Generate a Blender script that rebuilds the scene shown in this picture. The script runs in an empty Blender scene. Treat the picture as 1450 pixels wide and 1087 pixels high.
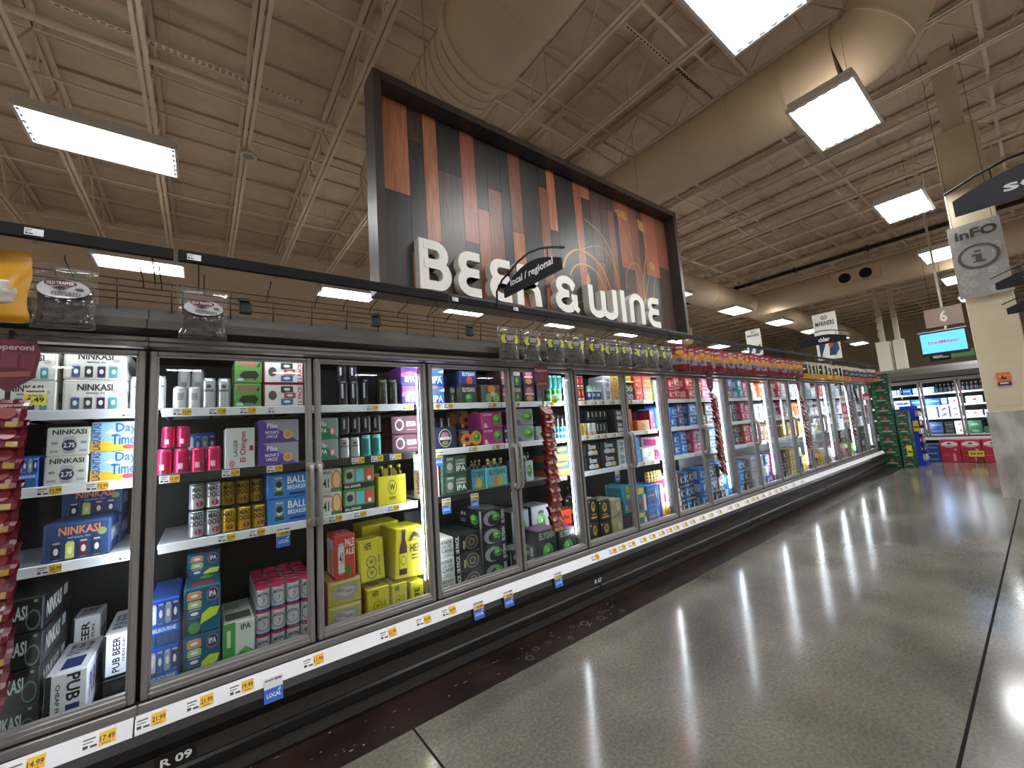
import bpy, math, random
from mathutils import Vector, Matrix, Euler
rnd = random.Random(7)
SC = bpy.context.scene
COL = SC.collection

# ------------------------------------------------------------------ camera
CAM = Vector((0.2254, -2.7667, 1.6022))
FPX, YAW, PITCH, ROLL = 574.976, 0.9149188, 0.1133053, -0.0709501
FW = Vector((math.cos(PITCH) * math.cos(YAW), math.cos(PITCH) * math.sin(YAW), math.sin(PITCH)))
_r = Vector((math.sin(YAW), -math.cos(YAW), 0)); _u = _r.cross(FW)
RT = math.cos(ROLL) * _r + math.sin(ROLL) * _u
UP = -math.sin(ROLL) * _r + math.cos(ROLL) * _u
cd = bpy.data.cameras.new('camera'); co = bpy.data.objects.new('camera', cd); COL.objects.link(co)
cd.sensor_fit = 'HORIZONTAL'; cd.sensor_width = 36.0; cd.lens = FPX / 1450 * 36.0
cd.clip_start = 0.05; cd.clip_end = 200
co.matrix_world = Matrix(((RT.x, UP.x, -FW.x, CAM.x), (RT.y, UP.y, -FW.y, CAM.y), (RT.z, UP.z, -FW.z, CAM.z), (0, 0, 0, 1)))
SC.camera = co

def at(px, py, x=None, y=None, z=None):
    """the point of the place seen at a photograph pixel, on the plane x=, y= or z="""
    d = FW + RT * ((px - 725) / FPX) - UP * ((py - 543.5) / FPX)
    i, v = (0, x) if x is not None else (1, y) if y is not None else (2, z)
    return CAM + d * ((v - CAM[i]) / d[i])

# ------------------------------------------------------------------ world, exposure
w = bpy.data.worlds.new('world'); SC.world = w; w.use_nodes = True
w.node_tree.nodes['Background'].inputs[0].default_value = (0.9, 0.95, 1, 1)
w.node_tree.nodes['Background'].inputs[1].default_value = 0.05
vs = SC.view_settings
vs.view_transform = 'Standard'; vs.look = 'None'; vs.gamma = 1.0; vs.use_curve_mapping = False
vs.exposure = 0.85
LAMP_STRENGTH = 19.0        # ceiling troffers
LED_STRENGTH = 27.0          # cooler mullion strips
SC.cycles.max_bounces = 8
SC.cycles.transparent_max_bounces = 16

# ------------------------------------------------------------------ materials
def lin(h):
    h = h.lstrip('#')
    c = [int(h[i:i + 2], 16) / 255 for i in (0, 2, 4)]
    return tuple(x / 12.92 if x <= 0.04045 else ((x + 0.055) / 1.055) ** 2.4 for x in c) + (1,)
_M = {}
def mat(col, rough=0.55, metal=0.0, spec=0.5):
    k = (col, rough, metal, spec)
    if k not in _M:
        m = bpy.data.materials.new('paint_' + col.strip('#')); m.use_nodes = True
        b = m.node_tree.nodes['Principled BSDF']
        b.inputs['Base Color'].default_value = lin(col); b.inputs['Roughness'].default_value = rough
        b.inputs['Metallic'].default_value = metal; b.inputs['Specular IOR Level'].default_value = spec
        m.diffuse_color = lin(col)
        _M[k] = m
    return _M[k]
def noisy(name, c0, c1, scale, rough=(0.5, 0.5), bump=0.0, metal=0.0, stretch=(1, 1, 1), detail=4, lo=0.35, hi=0.65):
    m = bpy.data.materials.new(name); m.use_nodes = True
    n, l = m.node_tree.nodes, m.node_tree.links
    b = n['Principled BSDF']; tc = n.new('ShaderNodeTexCoord'); mp = n.new('ShaderNodeMapping')
    mp.inputs['Scale'].default_value = stretch
    nz = n.new('ShaderNodeTexNoise'); nz.inputs['Scale'].default_value = scale; nz.inputs['Detail'].default_value = detail
    cr = n.new('ShaderNodeValToRGB'); cr.color_ramp.elements[0].position = lo; cr.color_ramp.elements[1].position = hi
    cr.color_ramp.elements[0].color = lin(c0); cr.color_ramp.elements[1].color = lin(c1)
    l.new(tc.outputs['Object'], mp.inputs[0]); l.new(mp.outputs[0], nz.inputs['Vector'])
    l.new(nz.outputs['Fac'], cr.inputs[0]); l.new(cr.outputs[0], b.inputs['Base Color'])
    mr = n.new('ShaderNodeMapRange'); mr.inputs[3].default_value, mr.inputs[4].default_value = rough
    l.new(nz.outputs['Fac'], mr.inputs[0]); l.new(mr.outputs[0], b.inputs['Roughness'])
    b.inputs['Metallic'].default_value = metal
    if bump:
        bp = n.new('ShaderNodeBump'); bp.inputs['Strength'].default_value = bump; bp.inputs['Distance'].default_value = 0.02
        l.new(nz.outputs['Fac'], bp.inputs['Height']); l.new(bp.outputs[0], b.inputs['Normal'])
    return m
def emit(name, col, s):
    m = bpy.data.materials.new(name); m.use_nodes = True
    n, l = m.node_tree.nodes, m.node_tree.links
    b = n['Principled BSDF']; b.inputs['Base Color'].default_value = lin(col)
    b.inputs['Emission Color'].default_value = lin(col); b.inputs['Emission Strength'].default_value = s
    return m
def film(name, tint, gloss, ior, rough=0.03, haze=0.0, hazecol='ffffff'):
    """thin clear sheet: what is not mirrored goes straight through"""
    m = bpy.data.materials.new(name); m.use_nodes = True
    n, l = m.node_tree.nodes, m.node_tree.links
    n.remove(n['Principled BSDF']); out = n['Material Output']
    t = n.new('ShaderNodeBsdfTransparent'); t.inputs[0].default_value = lin(tint)
    g = n.new('ShaderNodeBsdfGlossy'); g.inputs['Roughness'].default_value = rough; g.inputs[0].default_value = lin(gloss)
    f = n.new('ShaderNodeFresnel'); ge = n.new('ShaderNodeNewGeometry'); mr = n.new('ShaderNodeMapRange')
    mr.inputs[3].default_value, mr.inputs[4].default_value = ior, 1 / ior      # same mirror strength from both sides
    l.new(ge.outputs['Backfacing'], mr.inputs[0]); l.new(mr.outputs[0], f.inputs[0])
    mx = n.new('ShaderNodeMixShader'); l.new(f.outputs[0], mx.inputs[0]); l.new(g.outputs[0], mx.inputs[2])
    if haze:
        d = n.new('ShaderNodeBsdfDiffuse'); d.inputs[0].default_value = lin(hazecol)
        m2 = n.new('ShaderNodeMixShader'); m2.inputs[0].default_value = haze
        l.new(t.outputs[0], m2.inputs[1]); l.new(d.outputs[0], m2.inputs[2]); l.new(m2.outputs[0], mx.inputs[1])
    else:
        l.new(t.outputs[0], mx.inputs[1])
    l.new(mx.outputs[0], out.inputs['Surface'])
    return m

# ------------------------------------------------------------------ mesh building
def ortho(d):
    a = Vector((0, 0, 1)) if abs(d.z) < 0.9 else Vector((1, 0, 0))
    u = d.cross(a).normalized(); return u, d.cross(u).normalized()
class MB:
    def __init__(s): s.v, s.f, s.m, s.mats = [], [], [], []
    def mi(s, m):
        if m not in s.mats: s.mats.append(m)
        return s.mats.index(m)
    def add(s, vs, fs, m, M=None):
        b = len(s.v); i = s.mi(m)
        s.v += [tuple(M @ Vector(v)) if M is not None else tuple(v) for v in vs]
        s.f += [tuple(b + k for k in f) for f in fs]; s.m += [i] * len(fs)
        return s
    def box(s, x0, x1, y0, y1, z0, z1, m, bev=0.0, M=None):
        c = Vector(((x0 + x1) / 2, (y0 + y1) / 2, (z0 + z1) / 2)); h = ((x1 - x0) / 2, (y1 - y0) / 2, (z1 - z0) / 2)
        sg = (-1, 1)
        if bev <= 0:
            vs = [c + Vector((i * h[0], j * h[1], k * h[2])) for i in sg for j in sg for k in sg]
            fs = [(0, 1, 3, 2), (4, 6, 7, 5), (0, 4, 5, 1), (2, 3, 7, 6), (0, 2, 6, 4), (1, 5, 7, 3)]
            return s.add(vs, fs, m, M)
        vs, ix = [], {}
        for i in sg:
            for j in sg:
                for k in sg:
                    for a in range(3):
                        p = [i * h[0], j * h[1], k * h[2]]
                        for q in range(3):
                            if q != a: p[q] -= (i, j, k)[q] * bev
                        ix[(i, j, k, a)] = len(vs); vs.append(c + Vector(p))
        fs = []
        for a in range(3):
            o = [q for q in range(3) if q != a]
            for sa in sg:
                q = []
                for (p0, p1) in ((-1, -1), (1, -1), (1, 1), (-1, 1)):
                    t = [0, 0, 0]; t[a] = sa; t[o[0]] = p0; t[o[1]] = p1; q.append(ix[(*t, a)])
                fs.append(q)
            for p0 in sg:
                for p1 in sg:
                    q = []
                    for (sa, ax) in ((-1, o[0]), (-1, o[1]), (1, o[1]), (1, o[0])):
                        t = [0, 0, 0]; t[a] = sa; t[o[0]] = p0; t[o[1]] = p1; q.append(ix[(*t, ax)])
                    fs.append(q)
        for i in sg:
            for j in sg:
                for k in sg: fs.append([ix[(i, j, k, a)] for a in range(3)])
        g = []
        for f in fs:
            p = [vs[k] for k in f]; n = (p[1] - p[0]).cross(p[2] - p[0]); mid = sum(p, Vector()) / len(p) - c
            g.append(tuple(f) if n.dot(mid) > 0 else tuple(reversed(f)))
        return s.add(vs, g, m, M)
    def quad(s, pts, m): return s.add(pts, [tuple(range(len(pts)))], m)
    def tube(s, pts, r, m, n=6, cap=True, r2=None):
        pts = [Vector(p) for p in pts]; vs, fs = [], []; u = None
        for i, p in enumerate(pts):
            d = (pts[min(i + 1, len(pts) - 1)] - pts[max(i - 1, 0)]).normalized()
            if u is None: u, v = ortho(d)
            else:
                u = (u - d * u.dot(d)).normalized(); v = d.cross(u)
            rr = r if r2 is None else r + (r2 - r) * i / (len(pts) - 1)
            vs += [p + (u * math.cos(2 * math.pi * k / n) + v * math.sin(2 * math.pi * k / n)) * rr for k in range(n)]
        for i in range(len(pts) - 1):
            fs += [(i * n + k, i * n + (k + 1) % n, (i + 1) * n + (k + 1) % n, (i + 1) * n + k) for k in range(n)]
        if cap: fs += [tuple(reversed(range(n))), tuple((len(pts) - 1) * n + k for k in range(n))]
        return s.add(vs, fs, m)
    def lathe(s, prof, m, n=20, M=None):
        """prof: (r, z) or (r, z, material) from bottom up"""
        vs = []
        for p in prof: vs += [(p[0] * math.cos(2 * math.pi * k / n), p[0] * math.sin(2 * math.pi * k / n), p[1]) for k in range(n)]
        for i in range(len(prof) - 1):
            mm = prof[i][2] if len(prof[i]) > 2 else m
            ring = [(k, (k + 1) % n, n + (k + 1) % n, n + k) for k in range(n)]
            s.add(vs[i * n:(i + 2) * n], ring, mm, M)
        s.add(vs[-n:], [tuple(range(n))], prof[-1][2] if len(prof[-1]) > 2 else m, M)
        s.add(vs[:n], [tuple(reversed(range(n)))], prof[0][2] if len(prof[0]) > 2 else m, M)
        return s
    def prism(s, poly, axis, a0, a1, m):
        """poly in the two other axes (in xyz order), extruded along axis"""
        n = len(poly); vs = []
        for a in (a0, a1):
            for p in poly:
                q = list(p); q.insert(axis, a); vs.append(q)
        fs = [tuple(range(n)), tuple(range(2 * n - 1, n - 1, -1))] + [(i, n + i, n + (i + 1) % n, (i + 1) % n) for i in range(n)]
        return s.add(vs, fs, m)
    def mesh(s, name, smooth=False, auto=None):
        me = bpy.data.meshes.new(name); me.from_pydata(s.v, [], s.f)
        for m in s.mats: me.materials.append(m)
        me.polygons.foreach_set('material_index', s.m)
        if smooth: me.polygons.foreach_set('use_smooth', [True] * len(s.f))
        me.update()
        if smooth and auto is not None:
            me.set_sharp_from_angle(angle=auto)
        return me
_T = {}
def text_geo(t):
    if t not in _T:
        c = bpy.data.curves.new('lettering', 'FONT'); c.body = t; c.size = 1; c.resolution_u = 2; c.offset = 0.026
        o = bpy.data.objects.new('lettering', c)
        me = bpy.data.meshes.new_from_object(o)
        vs = [(v.co.x, v.co.y) for v in me.vertices]; fs = [tuple(p.vertices) for p in me.polygons]
        x0 = min(v[0] for v in vs); x1 = max(v[0] for v in vs); y0 = min(v[1] for v in vs); y1 = max(v[1] for v in vs)
        _T[t] = ([((v[0] - x0) / (x1 - x0), (v[1] - y0) / max(y1 - y0, 1e-6)) for v in vs], fs, (x1 - x0) / max(y1 - y0, 1e-6))
        bpy.data.objects.remove(o); bpy.data.curves.remove(c); bpy.data.meshes.remove(me)
    return _T[t]
def circ(cu, cv, ru, rv, n=20, a0=0.0, a1=2 * math.pi):
    return [(cu + ru * math.cos(a0 + (a1 - a0) * k / n), cv + rv * math.sin(a0 + (a1 - a0) * k / n)) for k in range(n)]
def draw(mb, art, fr, step=0.0005, rough=0.5):
    """printed artwork: thin colour shapes laid on a face; fr(u, v, e) gives the point"""
    e = 0
    for a in art:
        e += step; k = a[0]
        if k == 'r':
            _, u0, v0, u1, v1, c = a
            N = 5 if getattr(fr, 'curved', False) else 1
            us = [u0 + (u1 - u0) * i / N for i in range(N + 1)]
            vs = [fr(u, v0, e) for u in us] + [fr(u, v1, e) for u in us]
            mb.add(vs, [(i, i + 1, N + 2 + i, N + 1 + i) for i in range(N)], mat(c, rough))
        elif k == 'can':
            _, u0, v0, u1, v1, c = a; h = v1 - v0; d = (u1 - u0)
            for (x0, y0, x1, y1, cc) in ((u0, v0 + h * .06, u1, v1 - h * .1, c), (u0 + d * .12, v0, u1 - d * .12, v0 + h * .06, '8a8a8e'), (u0 + d * .12, v1 - h * .1, u1 - d * .12, v1, 'b9bbc0')):
                mb.add([fr(x0, y0, e), fr(x1, y0, e), fr(x1, y1, e), fr(x0, y1, e)], [(0, 1, 2, 3)], mat(cc, rough))
            mb.add([fr(*p, e + step / 2) for p in circ((u0 + u1) / 2, v0 + h * .5, d * .28, h * .2, 10)], [tuple(range(10))], mat('e6e4de', rough))
        elif k == 'e':
            p = circ(*a[1:5], n=18); mb.add([fr(u, v, e) for u, v in p], [tuple(range(18))], mat(a[5], rough))
        elif k == 'g':
            _, cu, cv, ru, rv, th, c = a; n = 20
            o = circ(cu, cv, ru, rv, n); i = circ(cu, cv, ru * (1 - th), rv * (1 - th), n)
            mb.add([fr(u, v, e) for u, v in o + i], [(q, (q + 1) % n, n + (q + 1) % n, n + q) for q in range(n)], mat(c, rough))
        elif k == 'o':
            _, u0, v0, u1, v1, tu, tv, c = a
            o = [(u0, v0), (u1, v0), (u1, v1), (u0, v1)]; i = [(u0 + tu, v0 + tv), (u1 - tu, v0 + tv), (u1 - tu, v1 - tv), (u0 + tu, v1 - tv)]
            mb.add([fr(u, v, e) for u, v in o + i], [(q, (q + 1) % 4, 4 + (q + 1) % 4, 4 + q) for q in range(4)], mat(c, rough))
        elif k == 'p':
            mb.add([fr(u, v, e) for u, v in a[1]], [tuple(range(len(a[1])))], mat(a[2], rough))
        elif k == 't':
            _, u0, v0, u1, v1, t, c = a[:7]; rot = a[7] if len(a) > 7 else 0
            vs, fs, _a = text_geo(t)
            if rot == 90: pts = [(u1 - (u1 - u0) * y, v0 + (v1 - v0) * x) for x, y in vs]
            elif rot == -90: pts = [(u0 + (u1 - u0) * y, v1 - (v1 - v0) * x) for x, y in vs]
            else: pts = [(u0 + (u1 - u0) * x, v0 + (v1 - v0) * y) for x, y in vs]
            mb.add([fr(u, v, e) for u, v in pts], fs, mat(c, rough))
def flat_frame(O, U, V):
    O, U, V = Vector(O), Vector(U), Vector(V); N = U.cross(V).normalized()
    return lambda u, v, e: O + U * u + V * v + N * e
def box_frames(w, d, h):
    return {'front': flat_frame((-w / 2, -d / 2, 0), (w, 0, 0), (0, 0, h)),
            'side': flat_frame((-w / 2, d / 2, 0), (0, -d, 0), (0, 0, h)),
            'side2': flat_frame((w / 2, -d / 2, 0), (0, d, 0), (0, 0, h)),
            'top': flat_frame((-w / 2, -d / 2, h), (w, 0, 0), (0, d, 0))}
def cyl_frame(r, h, span=2.4):
    def fr(u, v, e):
        a = (u - 0.5) * span
        return Vector(((r + e) * math.sin(a), -(r + e) * math.cos(a), h * v))
    fr.curved = True
    return fr

# ------------------------------------------------------------------ objects
ALL = []
def link(name, data, parent=None, loc=(0, 0, 0), rz=0.0, rot=None):
    o = bpy.data.objects.new(name, data); COL.objects.link(o)
    o.location = loc; o.rotation_euler = rot if rot is not None else (0, 0, rz)
    if parent is not None: o.parent = parent
    return o
def thing(name, parts, label, cat, loc=(0, 0, 0), rz=0.0, group=None, rot=None):
    """parts: one mesh, or [(part name, mesh, [(sub-part name, mesh)...])...] under an Empty at loc"""
    if isinstance(parts, bpy.types.Mesh): o = link(name, parts, None, loc, rz, rot)
    else:
        o = link(name, None, None, loc, rz, rot); o.empty_display_size = 0.1
        for p in parts:
            c = link(p[0], p[1], o)
            for q in (p[2] if len(p) > 2 else ()): link(q[0], q[1], c)
    o['label'] = label; o['category'] = cat
    if group: o['group'] = group
    ALL.append(o); return o
def struct(name, me, label=None, cat=None):
    o = link(name, me); o['kind'] = 'structure'
    if label: o['label'] = label
    if cat: o['category'] = cat
    return o
ORD = 'first second third fourth fifth sixth seventh eighth ninth tenth eleventh twelfth thirteenth fourteenth fifteenth sixteenth seventeenth eighteenth nineteenth twentieth'.split()
ORD += ['twenty-' + o for o in ORD[:9]] + ['thirtieth'] + ['thirty-' + o for o in ORD[:9]] + ['fortieth'] + ['forty-' + o for o in ORD[:9]]

# ------------------------------------------------------------------ room shell
CONC = noisy('polished_concrete', '514e47', '7d776c', 1.1, (0.09, 0.2), 0.01, detail=12, lo=0.28, hi=0.74)
_n, _l = CONC.node_tree.nodes, CONC.node_tree.links      # fine aggregate speckle over the broad mottling
_b = _n['Principled BSDF']; _src = _b.inputs['Base Color'].links[0].from_socket
_f = _n.new('ShaderNodeTexNoise'); _f.inputs['Scale'].default_value = 55; _f.inputs['Detail'].default_value = 5; _l.new(_n['Texture Coordinate'].outputs['Object'], _f.inputs['Vector'])
_r = _n.new('ShaderNodeMapRange'); _r.inputs[1].default_value, _r.inputs[2].default_value, _r.inputs[3].default_value, _r.inputs[4].default_value = .3, .7, .74, 1.22; _l.new(_f.outputs['Fac'], _r.inputs[0])
_m = _n.new('ShaderNodeVectorMath'); _m.operation = 'SCALE'; _l.new(_src, _m.inputs[0]); _l.new(_r.outputs[0], _m.inputs['Scale']); _l.new(_m.outputs[0], _b.inputs['Base Color'])
BROWN = noisy('stained_border', '1d1310', '2f2019', 2.4, (0.22, 0.5), 0.05, detail=8)
CEILP = noisy('ceiling_paint', 'c4b09a', 'cfbca6', 3.0, (0.75, 0.85), 0.0)
STEELP = mat('d6c6b2', 0.6)
WALLP = noisy('wall_paint', 'dccab2', 'e6d4bc', 1.5, (0.7, 0.8))
DUCTP = noisy('duct_paint', 'cfbba1', 'd8c4aa', 1.2, (0.45, 0.6))
X0, X1, Y0, Y1, ZC = -12.0, 42.0, -26.0, 11.2, 7.7
b = MB(); b.box(X0, X1, Y0, Y1, -0.1, 0, CONC)
JOINT = mat('1d1b18', 0.9, 0, .1)
b.box(X0, X1, -2.327, -2.313, -0.02, 0.0008, JOINT); b.box(1.174, 1.186, Y0, -0.41, -0.02, 0.0008, JOINT)
b.box(12.9, 12.912, Y0, -0.41, -0.02, 0.0008, JOINT)
struct('floor', b.mesh('floor'), 'polished grey concrete floor with dark sawn joints', 'floor')
b = MB(); b.box(-6, 14.02, -0.41, -0.02, 0.0, 0.0012, BROWN)
SCUFF = mat('8d8680', 0.6)
for i in range(9):                                  # dried ring stains on the dark border
    cx, cy = 2.1 + 0.13 * i + rnd.uniform(-.04, .04), -0.26 + rnd.uniform(-.09, .06); r = rnd.uniform(0.018, 0.034)
    p = circ(cx, cy, r, r, 18); q = circ(cx, cy, r * .86, r * .86, 18)
    b.add([(x, y, 0.0022) for x, y in p + q], [(k, (k + 1) % 18, 18 + (k + 1) % 18, 18 + k) for k in range(18)], SCUFF)
for i in range(70):
    cx, cy = rnd.uniform(0.4, 3.3), rnd.uniform(-.34, -.08); r = rnd.uniform(0.002, 0.006)
    b.add([(x, y, 0.002) for x, y in circ(cx, cy, r * rnd.uniform(1, 3), r, 6)], [tuple(range(6))], SCUFF)
struct('trim_1', b.mesh('trim_1'), 'dark brown stained floor border along the cooler', 'trim')
b = MB(); b.box(X0, X1, Y0, Y1, ZC, ZC + 0.1, CEILP)
for i in range(28): b.box(X0, X1, -12.5 + .87 * i, -12.47 + .87 * i, ZC - 0.045, ZC, CEILP)
struct('ceiling', b.mesh('ceiling'), 'brown painted metal roof deck with thin ribs', 'ceiling')
for n, bx in (('wall_far', (X1, X1 + .1, Y0, Y1)), ('wall_near', (X0 - .1, X0, Y0, Y1)), ('wall_back', (X0, X1, Y1, Y1 + .1)), ('wall_aisle', (X0, X1, Y0 - .1, Y0))):
    struct(n, MB().box(*bx, 0, ZC, WALLP).mesh(n), 'plain beige painted store ' + n.replace('_', ' '), 'wall')

# open web joists
b1 = MB(); L0, L1 = -13.0, Y1 - .05
for s in (-1, 1): b1.box(s * .04 - .024, s * .04 + .024, L0, L1, 6.78, 6.79, STEELP); b1.box(s * .016 - .003, s * .016 + .003, L0, L1, 6.79, 6.84, STEELP)
b2 = MB()
for s in (-1, 1): b2.box(s * .045 - .03, s * .045 + .03, L0, L1, 7.63, 7.65, STEELP); b2.box(s * .016 - .003, s * .016 + .003, L0, L1, 7.57, 7.63, STEELP)
b3 = MB(); y, up_ = L0, True
while y < L1 - .62:
    b3.tube([(0, y, 6.82 if up_ else 7.6), (0, y + .62, 7.6 if up_ else 6.82)], .014, STEELP, 5); y += .62; up_ = not up_
jm = (b1.mesh('bottom_chord'), b2.mesh('top_chord'), b3.mesh('web'))
JX = [-0.46 + 1.235 * i for i in range(-5, 33)]
for i, x in enumerate(JX):
    e = link('roof_beam', None, None, (x, 0, 0)); e['kind'] = 'structure'; e['label'] = 'open web steel roof joist with zigzag bars, %s from the near wall' % ORD[i]; e['category'] = 'beam'
    for n, m in zip(('bottom_chord', 'top_chord', 'web'), jm): link(n, m, e)
# bridging angles tying the joists together
bm_ = MB(); bm_.box(JX[0], JX[-1], -.02, .02, 6.845, 6.85, STEELP); bm_.box(JX[0], JX[-1], -.003, .003, 6.85, 6.885, STEELP)
bm_.box(JX[0], JX[-1], -.02, .02, 7.5, 7.505, STEELP); bm_.box(JX[0], JX[-1], .05, .055, 7.505, 7.54, STEELP); bm_ = bm_.mesh('bridging_beam')
for i, y in enumerate((-8.6, -5.6, -2.9, -.35, 1.9, 4.9, 7.4, 9.6)):
    o = struct('bridging_beam', bm_, 'thin steel bridging angle across the joists, %s from the aisle side' % ORD[i], 'beam'); o.location = (0, y, 0)
# perforated strut channels between the joists
SLOT = mat('1d1a17', 0.8); sm = MB(); sm.box(-.02, .02, 0, 1.5, 0, .02, STEELP)
sm = MB(); sm.box(0, 1.9, -.022, .022, 0, .02, STEELP)
for k in range(25): sm.box(.04 + k * .075, .085 + k * .075, -.008, .008, -.001, 0, SLOT)
sm = sm.mesh('strut_channel')
for i, (px, py, t) in enumerate(((70, 3, 'above the long near ceiling light'), (195, 55, 'beside the sprinkler pipe'), (885, 35, 'above the big sign'), (955, 92, 'above the far end of the big sign'))):
    p = at(px, py, z=6.86); thing('strut_channel', sm, 'perforated steel strut channel under the roof ' + t, 'channel', p)

# ducts
def arc(c, r, a0, a1, n): return [(c[0] + r * math.cos(a0 + (a1 - a0) * k / n), c[1] + r * math.sin(a0 + (a1 - a0) * k / n), c[2]) for k in range(n + 1)]
def duct_mesh(path, r, name, ribs):
    b = MB(); b.tube(path, r, DUCTP, 28)
    P = [Vector(p) for p in path]
    for (i, t) in ribs:
        p = P[i].lerp(P[i + 1], t); d = (P[i + 1] - P[i]).normalized()
        b.tube([p - d * .012, p + d * .012], r + .012, DUCTP, 28)
    return b.mesh(name, True, 0.6)
DZ = 6.0
vm = MB(); vm.box(17.82, 17.86, -.05, 1.25, DZ - .25, DZ + .25, DUCTP)
for s in (-1, 1): vm.tube([(17.81, .6 + s * .28, DZ), (17.825, .6 + s * .28, DZ)], .17, mat('15120f', .8), 20)
thing('air_duct', [('duct', duct_mesh([(2.72, -12, DZ), (2.72, .6, DZ)], .5, 'duct', [(0, .94), (0, .62), (0, .3)])),
                   ('elbow', duct_mesh([(2.72, .6, DZ), (2.72, 3.3, DZ)] + arc((3.47, 3.4, DZ), .75, math.pi, math.pi / 2, 12) + [(5.2, 4.15, DZ)], .46, 'elbow', [(0, t / 20) for t in range(1, 20)] + [(i, .5) for i in range(1, 14)])),
                   ('trunk', duct_mesh([(5.2, 4.15, DZ), (34, 4.15, DZ)], .46, 'trunk', [(0, k / 12) for k in range(1, 12)])),
                   ('collar', MB().tube([(2.72, .55, DZ), (2.72, .65, DZ)], .53, DUCTP, 28).mesh('collar')),
                   ('branch', duct_mesh([(6.72, 3.9, DZ), (6.72, -1.75, DZ)], .48, 'branch', [(0, .35), (0, .78), (0, .9)])),
                   ('elbow', duct_mesh([(6.72, -1.75, DZ)] + [(6.72, -1.75 - .55 * math.sin(a), DZ + .55 * (1 - math.cos(a))) for a in (.3, .6, .9, 1.2, 1.57)] + [(6.72, -2.3, 7.68)], .44, 'elbow', [(2, .5), (4, .5)])),
                   ('branch', duct_mesh([(18.3, 3.9, DZ), (18.3, -9, DZ)], .46, 'branch', [(0, k / 8) for k in range(1, 8)])), ('outlet', vm.mesh('outlet'))],
      'round beige air duct with elbows and branches hung below the roof joists', 'duct')
b = MB(); b.tube([(X0 + .1, 4.1, 7.05), (X1 - .1, 4.1, 7.05)], .055, STEELP, 12)
thing('sprinkler_pipe', b.mesh('sprinkler_pipe', True, .7), 'long beige sprinkler pipe running through the roof joists', 'pipe')
b = MB(); b.box(16.94, 17.06, -9, 9.6, 6.5, 6.6, mat('0e0d0d', .5))
for k in range(9): b.box(16.91, 17.09, -8 + 2 * k, -7.94 + 2 * k, 6.47, 6.63, mat('0e0d0d', .5))
for k in range(9): b.tube([(17.0, -8 + 2 * k, 6.6), (17.0, -8 + 2 * k, 7.66)], .008, STEELP, 5)
thing('cable_tray', b.mesh('cable_tray'), 'black cable tray crossing below the roof joists far down the aisle', 'tray')
p = at(352, 221, z=6.72)
b = MB(); q = [(p.x + .11 * math.cos(a), p.y + .11 * math.sin(a), 6.72) for a in [2 * math.pi * k / 20 for k in range(21)]]
b.tube(q, .025, mat('cfc8bc', .5), 8, False); b.lathe([(.09, 6.72), (.09, 6.76)], mat('8a8175', .6), 20, Matrix.Translation((p.x, p.y, 0)))
b.box(p.x - .02, p.x + .02, p.y - .02, p.y + .02, 6.76, 6.8, STEELP)
thing('smoke_detector', b.mesh('smoke_detector', True, .6), 'round white ring shaped detector under a roof joist', 'detector')

# ------------------------------------------------------------------ ceiling troffers
LAMP = emit('fluorescent_light', 'fbfdff', LAMP_STRENGTH)
WHT = mat('e9e9e6', .5)
UP_FILL = emit('up_fill_glow', 'fff6ea', LAMP_STRENGTH * .95)  # added fill glow on the housing tops, unseen from below, brightens the roof
def troffer_meshes():
    h = MB(); h.box(-.61, .61, -.305, .305, .02, .10, WHT, .01)
    for (x0, x1, y0, y1) in ((-.63, -.6, -.325, .325), (.6, .63, -.325, .325), (-.6, .6, -.325, -.295), (-.6, .6, .295, .325)): h.box(x0, x1, y0, y1, -.025, .03, WHT, .004)
    d = MB(); d.box(-.6, .6, -.295, .295, -.002, .02, LAMP)
    l = MB(); BL = mat('c9cfdb', .35)
    for k in range(6): l.box(-.014, .014, -.25 + .1 * k - .028, -.25 + .1 * k + .028, -.02, -.0025, BL, .006)
    l.box(-.004, .004, -.28, .28, -.018, -.008, BL)
    u = MB(); u.box(-.5, .5, -.02, .02, .1, .104, UP_FILL)
    wi = MB().tube([(0, -.25, .1), (0, -.25, 2.59)], .003, STEELP, 4)
    return h.mesh('housing'), d.mesh('lamp_panel'), l.mesh('socket_end'), wi.mesh('hanger_wire'), u.mesh('up_fill_strip')
TM = troffer_meshes()
rows = [(-1.68, [-4.5, -.7, 3.72, 6.3, 10.25, 14.4, 17.9, 21.7, 25.5, 29.3], 'over the aisle'),
        (3.2, [-8.3, -4.5, -.67, 3.1, 6.9, 10.7, 14.6, 18.4, 22.2, 26, 29.8], 'just beyond the cooler'),
        (6.95, [-8.1, -4.4, -.7, 2.95, 6.25, 10.1, 13.8, 17.5, 21.2, 25], 'far beyond the cooler'),
        (-6.2, [-6, -2, 2, 6, 10, 14, 18, 22], 'over the next aisle'), (-10.4, [-6, -2, 2, 6, 10, 14, 18, 22], 'over the third aisle'),
        (-15.6, [-8, -4.2, -.4, 3.4, 7.2, 11, 14.8, 18.6, 22.4, 26.2, 30], 'far across the store'), (-19.0, [-8, -4.2, -.4, 3.4, 7.2, 11, 14.8, 18.6, 22.4, 26.2, 30], 'in the last row across the store')]
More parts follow.
